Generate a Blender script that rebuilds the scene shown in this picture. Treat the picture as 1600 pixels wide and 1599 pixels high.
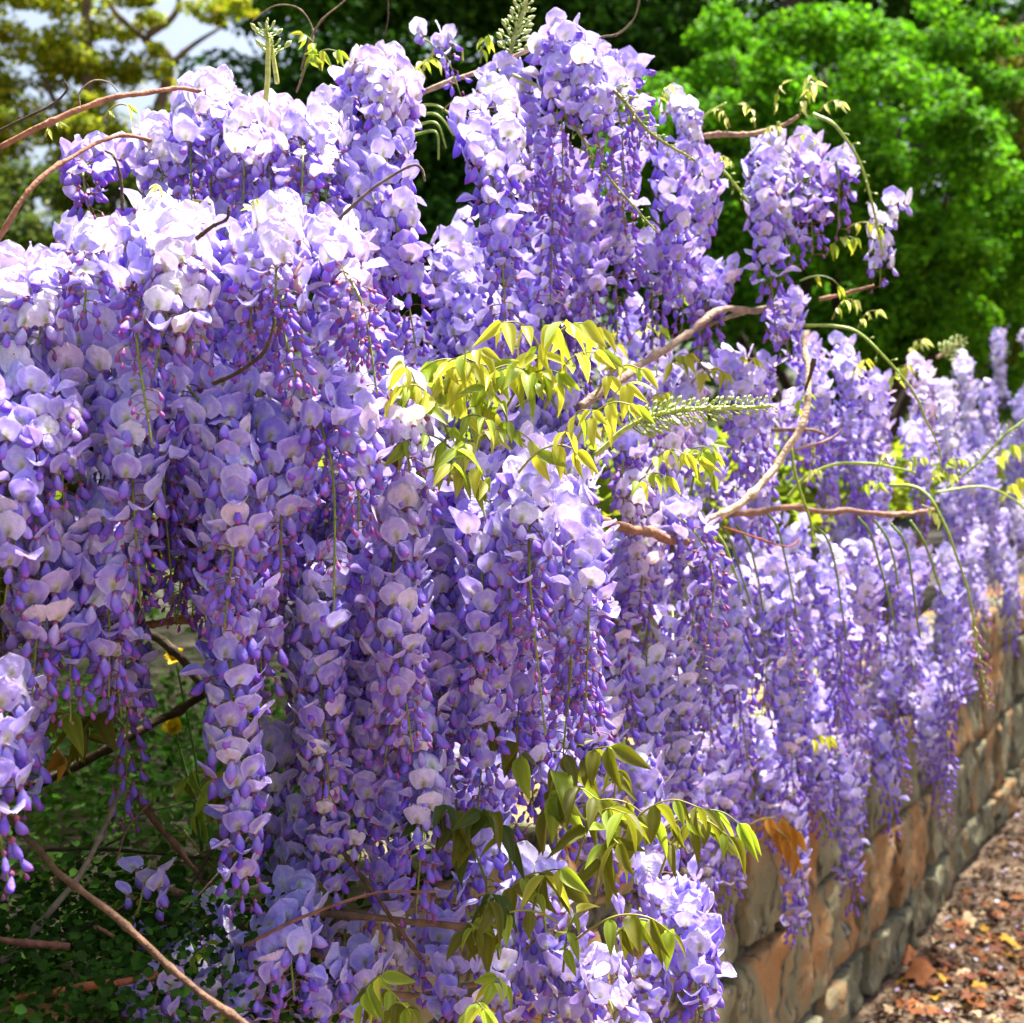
import bpy, math, random
import numpy as np
from mathutils import Vector, Matrix, noise as mnoise

random.seed(7)
rng = np.random.RandomState(7)
scene = bpy.context.scene
for o in list(bpy.data.objects):
    bpy.data.objects.remove(o)

# ------------------------------------------------------------------ camera
CAM_H = 1.0
FPX = 2000.0            # focal length in units of a 1600 px wide frame
HOR = 740.0             # height of the horizon in that frame
cd = bpy.data.cameras.new('camera')
cam = bpy.data.objects.new('camera', cd)
scene.collection.objects.link(cam)
cam.location = (0, 0, CAM_H)
cam.rotation_euler = (math.radians(90), 0, 0)
cd.sensor_width = 36.0
cd.lens = 36.0 * FPX / 1600.0
cd.shift_y = -(800 - HOR) / 1600.0
cd.clip_start = 0.05
cd.clip_end = 2000
cd.dof.use_dof = True
cd.dof.focus_distance = 0.98
cd.dof.aperture_fstop = 10.0
scene.camera = cam

# ------------------------------------------------------------------ light
SUN_DIR = Vector((0.22, 0.27, 0.92)).normalized()     # towards the sun
el = math.asin(SUN_DIR.z)
w = bpy.data.worlds.new('World')
scene.world = w
w.use_nodes = True
nt = w.node_tree
sky = nt.nodes.new('ShaderNodeTexSky')
sky.sky_type = 'NISHITA'
sky.sun_disc = False
sky.sun_elevation = el
sky.sun_rotation = math.atan2(SUN_DIR.x, SUN_DIR.y)
sky.dust_density = 6.5
sky.air_density = 1.0
bg = nt.nodes['Background']
bg.inputs[1].default_value = 0.062
nt.links.new(sky.outputs[0], bg.inputs[0])
sd = bpy.data.lights.new('sun', 'SUN')
sd.energy = 5.0
sd.angle = math.radians(6.0)
sd.color = (1.0, 0.95, 0.87)
sun = bpy.data.objects.new('sun', sd)
scene.collection.objects.link(sun)
sun.rotation_euler = SUN_DIR.to_track_quat('Z', 'Y').to_euler()
scene.view_settings.view_transform = 'Standard'
scene.view_settings.look = 'None'
scene.view_settings.gamma = 1.0
scene.view_settings.exposure = 2.25
scene.cycles.max_bounces = 10
scene.cycles.transmission_bounces = 6
scene.cycles.diffuse_bounces = 6

# ------------------------------------------------------------------ helpers
def P(px, py, Y):
    """point seen at (px, py) of the 1600 px photograph, Y metres away"""
    return np.array([(px - 800) / FPX * Y, Y, CAM_H - (py - HOR) / FPX * Y])

def unit(v):
    v = np.asarray(v, float)
    return v / (np.linalg.norm(v) + 1e-12)

def tag(o, label=None, cat=None, group=None, kind=None):
    if label: o['label'] = label
    if cat: o['category'] = cat
    if group: o['group'] = group
    if kind: o['kind'] = kind
    return o

def make_mesh(name, V, F, C=None, mats=(), smooth=True, mi=None):
    V = np.ascontiguousarray(V, np.float32)
    F = np.ascontiguousarray(F, np.int32)
    k = F.shape[1]
    me = bpy.data.meshes.new(name)
    me.vertices.add(len(V))
    me.vertices.foreach_set('co', V.ravel())
    me.loops.add(F.size)
    me.loops.foreach_set('vertex_index', F.ravel())
    me.polygons.add(len(F))
    me.polygons.foreach_set('loop_start', np.arange(0, F.size, k, dtype=np.int32))
    me.polygons.foreach_set('loop_total', np.full(len(F), k, np.int32))
    if smooth:
        me.polygons.foreach_set('use_smooth', np.ones(len(F), bool))
    for m in mats:
        me.materials.append(m)
    if mi is not None:
        me.polygons.foreach_set('material_index', np.ascontiguousarray(mi, np.int32))
    if C is not None:
        a = me.color_attributes.new('Col', 'FLOAT_COLOR', 'POINT')
        c4 = np.ones((len(V), 4), np.float32)
        c4[:, :3] = C
        a.data.foreach_set('color', c4.ravel())
    me.update()
    return me

COL = scene.collection
def link(name, me, parent=None, mat=None):
    o = bpy.data.objects.new(name, me)
    COL.objects.link(o)
    if parent is not None:
        o.parent = parent
    if mat is not None:
        o.matrix_basis = mat
    return o

def empty(name, loc):
    o = bpy.data.objects.new(name, None)
    o.empty_display_size = 0.1
    o.location = loc
    COL.objects.link(o)
    return o

class Acc:
    """collects triangle pieces into one mesh"""
    def __init__(s): s.V = []; s.F = []; s.C = []; s.n = 0
    def add(s, V, F, C):
        V = np.asarray(V, float)
        C = np.asarray(C, float)
        if C.ndim == 1: C = np.tile(C, (len(V), 1))
        s.V.append(V); s.F.append(np.asarray(F, int) + s.n); s.C.append(C); s.n += len(V)
    def arrays(s):
        return np.concatenate(s.V), np.concatenate(s.F), np.concatenate(s.C)
    def mesh(s, name, mats, smooth=True):
        V, F, C = s.arrays()
        return make_mesh(name, V, F, C, mats, smooth)

def catmull(pts, n):
    pts = [np.asarray(p, float) for p in pts]
    if len(pts) == 2:
        return np.array([pts[0] + (pts[1] - pts[0]) * t for t in np.linspace(0, 1, n)])
    pp = [2 * pts[0] - pts[1]] + pts + [2 * pts[-1] - pts[-2]]
    out = []
    m = len(pts) - 1
    for t in np.linspace(0, m, n):
        i = min(int(t), m - 1); f = t - i
        a, b, c, d = pp[i:i + 4]
        out.append(0.5 * ((2 * b) + (c - a) * f + (2 * a - 5 * b + 4 * c - d) * f * f + (3 * b - a - 3 * c + d) * f ** 3))
    return np.array(out)

def tube(path, radii, sides=6):
    path = np.asarray(path, float)
    n = len(path)
    radii = np.broadcast_to(np.asarray(radii, float), (n,))
    T = np.gradient(path, axis=0)
    T /= np.linalg.norm(T, axis=1)[:, None] + 1e-12
    ref = np.array([0.31, 0.2, 0.93])
    if abs(T[0] @ ref) > 0.9: ref = np.array([0.9, 0.3, 0.1])
    N = unit(np.cross(T[0], ref))
    V = []
    ang = np.arange(sides) * 2 * math.pi / sides
    for i in range(n):
        N = unit(N - T[i] * (N @ T[i]))
        B = np.cross(T[i], N)
        V.append(path[i] + radii[i] * (np.cos(ang)[:, None] * N + np.sin(ang)[:, None] * B))
    V = np.concatenate(V)
    F = []
    for i in range(n - 1):
        for j in range(sides):
            a = i * sides + j; b = i * sides + (j + 1) % sides
            F += [(a, b, b + sides), (a, b + sides, a + sides)]
    V = np.concatenate([V, path[:1], path[-1:]])
    c0 = n * sides; c1 = c0 + 1
    for j in range(sides):
        F.append((c0, (j + 1) % sides, j))
        F.append((c1, (n - 1) * sides + j, (n - 1) * sides + (j + 1) % sides))
    return V, np.array(F)

# ------------------------------------------------------------------ materials
def nodes_of(name):
    m = bpy.data.materials.new(name)
    m.use_nodes = True
    return m, m.node_tree, m.node_tree.nodes['Principled BSDF'], m.node_tree.nodes['Material Output']

def attr_mat(name, rough, transl, tcol_gain=(1, 1, 1), noise_scale=0, noise_amt=0.0, spec=0.3, bump=0.0, bump_scale=400):
    m, t, b, out = nodes_of(name)
    a = t.nodes.new('ShaderNodeAttribute'); a.attribute_name = 'Col'
    col = a.outputs['Color']
    tc = t.nodes.new('ShaderNodeTexCoord')
    if noise_scale:
        n = t.nodes.new('ShaderNodeTexNoise'); n.inputs['Scale'].default_value = noise_scale
        n.inputs['Detail'].default_value = 4
        t.links.new(tc.outputs['Object'], n.inputs['Vector'])
        mr = t.nodes.new('ShaderNodeMapRange')
        mr.inputs[1].default_value = 0.3; mr.inputs[2].default_value = 0.7
        mr.inputs[3].default_value = 1 - noise_amt; mr.inputs[4].default_value = 1 + noise_amt
        t.links.new(n.outputs['Fac'], mr.inputs[0])
        vm = t.nodes.new('ShaderNodeVectorMath'); vm.operation = 'SCALE'
        t.links.new(col, vm.inputs[0]); t.links.new(mr.outputs[0], vm.inputs['Scale'])
        col = vm.outputs[0]
    t.links.new(col, b.inputs['Base Color'])
    b.inputs['Roughness'].default_value = rough
    b.inputs['Specular IOR Level'].default_value = spec
    if bump:
        n2 = t.nodes.new('ShaderNodeTexNoise'); n2.inputs['Scale'].default_value = bump_scale
        n2.inputs['Detail'].default_value = 5
        t.links.new(tc.outputs['Object'], n2.inputs['Vector'])
        bp = t.nodes.new('ShaderNodeBump'); bp.inputs['Strength'].default_value = bump
        bp.inputs['Distance'].default_value = 0.004
        t.links.new(n2.outputs['Fac'], bp.inputs['Height'])
        t.links.new(bp.outputs[0], b.inputs['Normal'])
    if transl:
        tr = t.nodes.new('ShaderNodeBsdfTranslucent')
        vm2 = t.nodes.new('ShaderNodeVectorMath'); vm2.operation = 'MULTIPLY'
        t.links.new(col, vm2.inputs[0]); vm2.inputs[1].default_value = tcol_gain
        t.links.new(vm2.outputs[0], tr.inputs[0])
        mx = t.nodes.new('ShaderNodeMixShader'); mx.inputs[0].default_value = transl
        t.links.new(b.outputs[0], mx.inputs[1]); t.links.new(tr.outputs[0], mx.inputs[2])
        t.links.new(mx.outputs[0], out.inputs['Surface'])
    return m

M_PETAL = attr_mat('petal', 0.55, 0.27, noise_scale=260, noise_amt=0.12, spec=0.2, bump=.55, bump_scale=230)
M_LEAF = attr_mat('young_leaf', 0.5, 0.55, (1.1, 1.1, 0.7), noise_scale=120, noise_amt=0.15, spec=0.4)
M_STALK = attr_mat('green_stalk', 0.5, 0.0, noise_scale=200, noise_amt=0.2)
M_BARK = attr_mat('bark', 0.8, 0.0, noise_scale=90, noise_amt=0.35, spec=0.2, bump=0.6, bump_scale=260)
M_FOL = attr_mat('tree_foliage', 0.75, 0.42, (1.1, 1.15, 0.6), noise_scale=3, noise_amt=0.25, spec=0.12)
M_TRUNK = attr_mat('tree_bark', 0.9, 0.0, noise_scale=14, noise_amt=0.4, spec=0.1, bump=0.8, bump_scale=30)
M_DRY = attr_mat('dry_leaf', 0.75, 0.15, noise_scale=70, noise_amt=0.3, spec=0.2)

def mix_noise(t, tc, scale, lo, hi, c1, c2, vec=None, detail=6):
    n = t.nodes.new('ShaderNodeTexNoise'); n.inputs['Scale'].default_value = scale
    n.inputs['Detail'].default_value = detail
    t.links.new(vec or tc, n.inputs['Vector'])
    r = t.nodes.new('ShaderNodeMapRange')
    r.inputs[1].default_value = lo; r.inputs[2].default_value = hi
    t.links.new(n.outputs['Fac'], r.inputs[0])
    mx = t.nodes.new('ShaderNodeMix'); mx.data_type = 'RGBA'
    t.links.new(r.outputs[0], mx.inputs[0])
    for k, c in ((6, c1), (7, c2)):
        if isinstance(c, tuple): mx.inputs[k].default_value = (*c, 1)
        else: t.links.new(c, mx.inputs[k])
    return mx.outputs[2]

def soil_mat(name, c1, c2, c3):
    m, t, b, out = nodes_of(name)
    tc = t.nodes.new('ShaderNodeTexCoord').outputs['Object']
    a = mix_noise(t, tc, 5, .35, .65, c1, c2)
    a = mix_noise(t, tc, 55, .5, .62, a, c3)
    t.links.new(a, b.inputs['Base Color'])
    b.inputs['Roughness'].default_value = 0.95
    n = t.nodes.new('ShaderNodeTexNoise'); n.inputs['Scale'].default_value = 70; n.inputs['Detail'].default_value = 8
    t.links.new(tc, n.inputs['Vector'])
    bp = t.nodes.new('ShaderNodeBump'); bp.inputs['Strength'].default_value = .9; bp.inputs['Distance'].default_value = .02
    t.links.new(n.outputs['Fac'], bp.inputs['Height']); t.links.new(bp.outputs[0], b.inputs['Normal'])
    return m
M_PATH = soil_mat('path_dirt', (.17, .115, .07), (.26, .185, .115), (.09, .055, .035))
M_BED = soil_mat('bed_soil', (.022, .016, .010), (.03, .022, .012), (.012, .012, .007))

def stone_mat(name, warm):
    m, t, b, out = nodes_of(name)
    tcn = t.nodes.new('ShaderNodeTexCoord')
    oi = t.nodes.new('ShaderNodeObjectInfo')
    add = t.nodes.new('ShaderNodeVectorMath'); add.operation = 'ADD'
    sc = t.nodes.new('ShaderNodeVectorMath'); sc.operation = 'SCALE'; sc.inputs['Scale'].default_value = 40
    comb = t.nodes.new('ShaderNodeCombineXYZ')
    t.links.new(oi.outputs['Random'], comb.inputs[0]); t.links.new(oi.outputs['Random'], comb.inputs[2])
    t.links.new(comb.outputs[0], sc.inputs[0])
    t.links.new(tcn.outputs['Object'], add.inputs[0]); t.links.new(sc.outputs[0], add.inputs[1])
    mp = t.nodes.new('ShaderNodeMapping'); mp.inputs['Scale'].default_value = (1, 1, .65)
    t.links.new(add.outputs[0], mp.inputs[0])
    v = mp.outputs[0]
    orange = mix_noise(t, v, 14, .3, .7, (.56, .24, .065), (.50, .32, .14))
    grey = mix_noise(t, v, 16, .3, .7, (.20, .19, .10), (.42, .38, .22))
    thr = {'warm': (.50, .64), 'mixed': (.42, .54), 'grey': (.27, .44)}[warm]
    base = mix_noise(t, v, 9, thr[0], thr[1], orange, grey, detail=8)
    base = mix_noise(t, v, 30, .53, .66, base, (.04, .035, .024), detail=10)     # dark lichen pits
    base = mix_noise(t, v, 60, .60, .70, base, (.42, .42, .32), detail=8)       # pale lichen
    t.links.new(base, b.inputs['Base Color'])
    b.inputs['Roughness'].default_value = .9
    n = t.nodes.new('ShaderNodeTexNoise'); n.inputs['Scale'].default_value = 38; n.inputs['Detail'].default_value = 12; n.inputs['Roughness'].default_value = .7
    t.links.new(v, n.inputs['Vector'])
    bp = t.nodes.new('ShaderNodeBump'); bp.inputs['Strength'].default_value = .9; bp.inputs['Distance'].default_value = .035
    t.links.new(n.outputs['Fac'], bp.inputs['Height']); t.links.new(bp.outputs[0], b.inputs['Normal'])
    return m
M_STONE = [stone_mat('sandstone_warm', 'warm'), stone_mat('sandstone_mixed', 'mixed'), stone_mat('sandstone_grey', 'grey')]
M_MORTAR = soil_mat('mortar', (.085, .085, .06), (.14, .135, .095), (.03, .03, .02))

# ------------------------------------------------------------------ setting: ground, bed
WD = unit((0.585, 1.0, 0))                 # direction of the wall
WN = np.array([WD[1], -WD[0], 0])          # out of its face, towards the path
W0 = np.array([-0.7345, 0.0, 0.0])         # face line at Y = 0
def wallp(s, out=0.0, z=0.0):
    return W0 + WD * s + WN * out + np.array([0, 0, z])

me = make_mesh('path', [(-300, -300, 0), (300, -300, 0), (300, 300, 0), (-300, 300, 0)], [(0, 1, 2, 3)], mats=[M_PATH], smooth=False)
tag(link('path', me), kind='structure')
# raised bed behind the wall
n = 60
gv, gf = [], []
ss = np.concatenate([np.linspace(-2, 6, 50), np.linspace(7, 120, 12)])
oo = np.concatenate([np.linspace(-.12, -2.5, 24), np.linspace(-3, -90, 10)])
for i, s_ in enumerate(ss):
    for j, q in enumerate(oo):
        p = wallp(s_, q, 0)
        gv.append((p[0], p[1], (.52 if q > -3 else .36) + .05 * mnoise.noise(Vector(p) * 2.1)))
m_ = len(oo)
for i in range(len(ss) - 1):
    for j in range(m_ - 1):
        gf.append((i * m_ + j, i * m_ + j + 1, (i + 1) * m_ + j + 1, (i + 1) * m_ + j))
tag(link('planting_bed', make_mesh('planting_bed', gv, gf, mats=[M_BED])), kind='structure')

# ------------------------------------------------------------------ stone wall
def stone_mesh(L, D, H, seed):
    import bmesh
    bm = bmesh.new()
    bmesh.ops.create_cube(bm, size=1.0)
    bmesh.ops.subdivide_edges(bm, edges=bm.edges[:], cuts=9, use_grid_fill=True)
    r = random.Random(seed)
    off = Vector((r.random() * 50, r.random() * 50, r.random() * 50))
    skew = [r.uniform(-.012, .012) for _ in range(6)]
    for v in bm.verts:
        c = v.co.copy() * 2
        c = Vector([math.copysign({0: 0, 1: .2, 2: .45, 3: .7, 4: .93, 5: 1}[round(abs(a) * 5)], a) for a in c])
        def rnd(a, h, rad):
            return a * h
        q = Vector((c.x * L / 2, c.y * D / 2, c.z * H / 2))
        # rounded arrises
        rad = 0.007
        inner = Vector((max(-L/2+rad, min(L/2-rad, q.x)), max(-D/2+rad, min(D/2-rad, q.y)), max(-H/2+rad, min(H/2-rad, q.z))))
        d = q - inner
        if d.length > 1e-6:
            q = inner + d.normalized() * rad
        nz = mnoise.noise(q * 9 + off) * .016 + mnoise.noise(q * 34 + off) * .012
        q.y += -nz * (1 if c.y < 0 else 0)
        q.x += mnoise.noise(q * 12 + off * 1.3) * .004 + skew[0] * c.z
        q.z += mnoise.noise(q * 12 + off * 1.7) * .004 + skew[1] * c.x
        v.co = q
    me = bpy.data.meshes.new('stone')
    bm.to_mesh(me); bm.free()
    for p in me.polygons: p.use_smooth = True
    return me

WROT = math.atan2(WD[1], WD[0])
wall = empty('stone_wall', wallp(1.5, -.14, 0))
tag(wall, 'low retaining wall of orange and grey weathered sandstone blocks under the wisteria', 'stone wall')
winv = np.array(wall.location)
courses = [(0.0, .112), (.112, .30), (.30, .50), (.50, .63)]
si = 0
r_ = random.Random(3)
for ci, (z0, z1) in enumerate(courses):
    s = -0.2 - r_.random() * .2
    while s < 8.0:
        L = r_.uniform(.20, .36) if ci else r_.uniform(.14, .30)
        H = z1 - z0 - .016
        D = .15
        me = stone_mesh(L - .016, D, H, si)
        k = r_.random()
        me.materials.append(M_STONE[0 if k < .34 else 1 if k < .66 else 2])
        out = -.075 + r_.uniform(-.012, .006) + (.004 if ci == 0 else 0)
        p = wallp(s + L / 2, out, (z0 + z1) / 2) - winv
        o = link('stone', me, wall)
        o.location = p
        o.rotation_euler = (0, 0, WROT + r_.uniform(-.02, .02))
        s += L
        si += 1
# mortar core just behind the stone faces
mv, mf = [], []
ns = 120
for i in range(ns):
    s = -0.4 + i * 8.4 / (ns - 1)
    for (o_, z_) in ((-.16, -.05), (-.022, -.05), (-.020, .1), (-.024, .25), (-.02, .4), (-.022, .55), (-.024, .605), (-.15, .61)):
        jit = .008 * mnoise.noise(Vector((s * 14, z_ * 20, 3)))
        mv.append(wallp(s, o_ + jit, z_) - winv)
for i in range(ns - 1):
    for j in range(7):
        a = i * 8 + j
        mf.append((a, a + 8, a + 9, a + 1))
link('mortar', make_mesh('mortar', mv, mf, mats=[M_MORTAR]), wall)

# ------------------------------------------------------------------ wisteria flowers
C_LILAC = np.array([.40, .335, .86]); C_PALE = np.array([.80, .73, .92]); C_VIOLET = np.array([.25, .135, .74])
C_DEEP = np.array([.17, .055, .56]); C_MAG = np.array([.42, .10, .58]); C_SPOT = np.array([.29, .31, .012])
C_CALYX = np.array([.34, .13, .17]); C_STALK = np.array([.20, .25, .05]); C_BUDG = np.array([.42, .44, .20])

def frame_tris(nu, nv):
    F = []
    for i in range(nv - 1):
        for j in range(nu - 1):
            a = i * nu + j
            F += [(a, a + 1, a + nu + 1), (a, a + nu + 1, a + nu)]
    return np.array(F)

def banner_part(A, base, e, nu, nv, wdt, hgt, fold, rec, r, fade):
    axis = np.array([math.cos(e), 0, math.sin(e)])
    nrm = np.array([math.sin(e), 0, -math.cos(e)])
    lat = np.array([0, 1.0, 0])
    V, C = [], []
    asym = r.uniform(-.15, .15)
    for i in range(nv):
        v = i / (nv - 1)
        # outline: cordate base, round sides, small point at the top
        half = (0.50 + 0.50 * math.sin(min(1, v / .46) * math.pi / 2)) if v < .46 else math.sqrt(max(0, 1 - ((v - .46) / .54) ** 2.2)) ** 1.1
        if i == nv - 1: half = .07
        for j in range(nu):
            u = -1 + 2 * j / (nu - 1)
            low = -.10 * (abs(u) ** 1.5) * (1 - v) ** 2       # lobes drop below the claw
            x = u * half * wdt / 2
            up = (v + low + (.06 if i == nv - 1 else 0)) * hgt
            wob = .0009 * math.sin(3.1 * u + 5 * v + asym * 20)
            d = -fold * wdt * (abs(u) * half) ** 2 - rec * hgt * v ** 2.4 + .05 * wdt * math.exp(-(u * half * 4) ** 2) * -1 * v + wob + asym * wdt * .12 * u
            V.append(base + axis * up + lat * x + nrm * d)
            dist = math.hypot(u * half * .9, (v - .06) * .95)
            c = C_PALE * .5 + C_LILAC * .5 if dist > .8 else C_LILAC
            c = C_LILAC * (1 - fade) + C_PALE * fade if fade >= 0 else C_LILAC * (1 + fade) + (C_VIOLET * .75 + C_LILAC * .25) * -fade
            white = math.exp(-((u * half) / .32) ** 2 - ((v - .30) / .26) ** 2)
            c = c * (1 - .75 * white) + np.array([.88, .87, .88]) * .75 * white
            spot = math.exp(-((u * half) / (.23 - .14 * min(1, v * 2))) ** 2 - ((v - .16) / .22) ** 2)
            spot = min(1, spot * 1.15)
            c = c * (1 - .97 * spot) + C_SPOT * .97 * spot
            rim = max(0, abs(u) - .7) * 2.4 + max(0, v - .82) * 3.0
            c = c * (1 - .5 * rim) + np.array([.84, .80, .95]) * .5 * rim
            C.append(c)
    A.add(V, frame_tris(nu, nv), C)

def pod_part(A, base, d, length, wid, hei, rings, sides, cols, curve=0.15, fat=.62, groove=0.0):
    d = unit(d)
    lat = np.array([0, 1.0, 0]); lat = unit(lat - d * (lat @ d))
    up = np.cross(d, lat)
    if up[2] < 0 and abs(d[2]) < .9: up = -up
    V, C = [base], [cols[0]]
    for i in range(1, rings):
        t = i / rings
        pr = math.sin(math.pi * t ** (math.log(.5) / math.log(fat))) ** .75
        cen = base + d * length * t + up * curve * length * math.sin(math.pi * t * .9) * -.5
        k = t * (len(cols) - 1); a = int(k); f = k - a
        c = np.array(cols[a]) * (1 - f) + np.array(cols[min(a + 1, len(cols) - 1)]) * f
        for j in range(sides):
            an = 2 * math.pi * j / sides + math.pi / 2
            rr = 1.0 - (groove if j == 0 else 0)
            V.append(cen + lat * math.cos(an) * wid / 2 * pr + up * math.sin(an) * hei / 2 * pr * rr)
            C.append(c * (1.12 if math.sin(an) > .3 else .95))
    V.append(base + d * length); C.append(cols[-1])
    F = []
    for j in range(sides):
        F.append((0, 1 + (j + 1) % sides, 1 + j))
    for i in range(rings - 2):
        for j in range(sides):
            a = 1 + i * sides + j; b = 1 + i * sides + (j + 1) % sides
            F += [(a, b, b + sides), (a, b + sides, a + sides)]
    last = len(V) - 1; o = 1 + (rings - 2) * sides
    for j in range(sides):
        F.append((last, o + j, o + (j + 1) % sides))
    A.add(V, F, C)

def pedicel_part(A, end, lod, rad=.00055):
    mid = np.array(end) * .5 + np.array([0, 0, .0018])
    V, F = tube(catmull([(0, 0, 0), mid, end], 4 if lod == 0 else 2), rad, 3)
    A.add(V, F, C_CALYX * .5 + C_STALK * .5)

def open_flower(seed, e_deg, lod, fade=0.0):
    r = random.Random(seed)
    A = Acc()
    fade_b = fade; fade = max(0, fade)
    end = np.array([.017, 0, r.uniform(-.004, .002)])
    pedicel_part(A, end, lod)
    cal = [C_CALYX, C_CALYX * 1.1, C_CALYX * .7 + C_VIOLET * .3]
    nu, nv = ((7, 7), (5, 5), (5, 4))[lod]
    rg, sd_ = ((6, 7), (4, 5), (3, 4))[lod]
    pod_part(A, end - np.array([.002, 0, 0]), (1, 0, -.3), .0065, .0050, .0052, 3 if lod else 4, sd_ - 1, cal)
    hub = end + np.array([.0030, 0, .0008])
    wdt = r.uniform(.0235, .0270); hgt = r.uniform(.0180, .0210)
    banner_part(A, hub, math.radians(e_deg + r.uniform(-8, 8)), nu, nv, wdt, hgt, r.uniform(.10, .26), r.uniform(.02, .24), r, fade_b)
    kd = math.radians(r.uniform(-88, -66))
    d = np.array([math.cos(kd), r.uniform(-.12, .12), math.sin(kd)])
    v1 = C_VIOLET * r.uniform(.9, 1.15); pale = C_LILAC * .7 + C_PALE * .3
    mg = C_MAG if r.random() < .6 else C_DEEP * 1.2
    cols = [pale * (1 - fade) + C_PALE * fade, (v1 * .4 + C_LILAC * .6) * (1 - fade * .6) + C_PALE * fade * .6, (v1 * .8 + C_LILAC * .2) * (1 - fade * .5) + C_PALE * fade * .5, mg * (1 - .6 * fade) + C_LILAC * .6 * fade]
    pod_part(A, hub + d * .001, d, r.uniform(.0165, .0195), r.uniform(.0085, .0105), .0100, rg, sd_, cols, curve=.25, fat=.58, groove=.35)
    return A.arrays()

def half_open(seed, lod):
    r = random.Random(seed)
    A = Acc()
    end = np.array([.016, 0, r.uniform(-.004, .0)])
    pedicel_part(A, end, lod)
    nu, nv = ((7, 6), (5, 5), (5, 4))[lod]; rg, sd_ = ((6, 7), (4, 5), (3, 4))[lod]
    red = np.array([.42, .13, .20])
    pod_part(A, end - np.array([.002, 0, 0]), (1, 0, -.6), .0068, .0050, .0052, 3 if lod else 4, sd_ - 1, [red * .8, red, red * .6 + C_VIOLET * .4])
    hub = end + np.array([.0028, 0, -.0005])
    banner_part(A, hub, math.radians(r.uniform(-18, 22)), nu, nv, r.uniform(.017, .022), r.uniform(.0165, .0195), r.uniform(.35, .6), r.uniform(-.25, .1), r, 0.0)
    kd = math.radians(r.uniform(-75, -50))
    d = np.array([math.cos(kd), r.uniform(-.1, .1), math.sin(kd)])
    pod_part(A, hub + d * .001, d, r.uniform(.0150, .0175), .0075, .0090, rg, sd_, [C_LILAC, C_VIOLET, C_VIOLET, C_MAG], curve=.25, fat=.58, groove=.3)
    return A.arrays()

def bud_flower(seed, lod, size=1.0, young=False):
    r = random.Random(seed)
    A = Acc()
    end = np.array([.014, 0, r.uniform(-.006, -.001)])
    pedicel_part(A, end, lod)
    rg, sd_ = ((6, 7), (4, 5), (3, 4))[lod]
    kd = math.radians(r.uniform(-85, -52))
    d = np.array([math.cos(kd), r.uniform(-.15, .15), math.sin(kd)])
    if young:
        cols = [C_CALYX * .8, C_CALYX + C_MAG * .2, C_MAG * .8, C_MAG * .9]
        pod_part(A, end - d * .001, d, .0085, .0036, .004, max(3, rg - 2), max(4, sd_ - 2), cols, curve=.1)
    else:
        red = np.array([.42, .13, .20])
        pod_part(A, end - d * .0015, d, .0065, .0046, .0048, 3 if lod else 4, sd_ - 1, [red * .8, red, red * .6 + C_VIOLET * .4], curve=0)
        blue = C_VIOLET * .6 + C_LILAC * .4
        cols = [red * .4 + blue * .6, blue, blue * .5 + C_VIOLET * .5, C_VIOLET if r.random() < .6 else C_MAG]
        pod_part(A, end + d * .0012, d, r.uniform(.0165, .0200), r.uniform(.0062, .0078), .0090, rg, sd_, cols, curve=.3, fat=.63, groove=.12)
    return A.arrays()

def tiny_bud(seed):
    r = random.Random(seed)
    A = Acc()
    end = np.array([.007, 0, .0005])
    V, F = tube([(0, 0, 0), end], .0005, 3)
    A.add(V, F, C_STALK * .7 + C_CALYX * .3)
    pod_part(A, end - np.array([.001, 0, 0]), (1, 0, -.25), .0065, .0026, .0030, 3, 4, [C_BUDG, C_CALYX * .6 + C_BUDG * .4, C_BUDG * .6 + C_MAG * .25], curve=0)
    return A.arrays()

TPL = {}
for lod in (0, 1, 2):
    for fz, fade in ((0, .10), (1, .75), (2, -.55)):
        TPL['up', lod, fz] = [open_flower(i, e, lod, fade) for i, e in enumerate((98, 88, 80, 92, 74, 105))]
        TPL['hood', lod, fz] = [open_flower(40 + i, e, lod, fade) for i, e in enumerate((62, 48, 38, 55, 68, 44))]
    TPL['half', lod, 0] = [half_open(60 + i, lod) for i in range(4)]
    TPL['bud', lod, 0] = [bud_flower(80 + i, lod) for i in range(5)]
    TPL['young', lod, 0] = [bud_flower(90 + i, lod, young=True) for i in range(4)]
    TPL['tiny', lod, 0] = [tiny_bud(95 + i) for i in range(3)]
    for k in ('half', 'bud', 'young', 'tiny'): TPL[k, lod, 1] = TPL[k, lod, 0]

TINTS = [np.array(c) for c in ((1, 1, 1), (1.06, .97, .96), (.92, .90, 1.03), (1.04, 1.08, 1.03), (.95, .84, .98), (.98, .80, .55), (.95, .74, .48))]
FLOWER_MESH = {}
def flower_mesh(key, i, ti):
    k = (key, i, ti)
    if k not in FLOWER_MESH:
        V, F, C = TPL[key][i]
        FLOWER_MESH[k] = make_mesh('flower', V, F, np.clip(C * TINTS[ti], 0, .95), [M_PETAL])
    return FLOWER_MESH[k]

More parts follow.
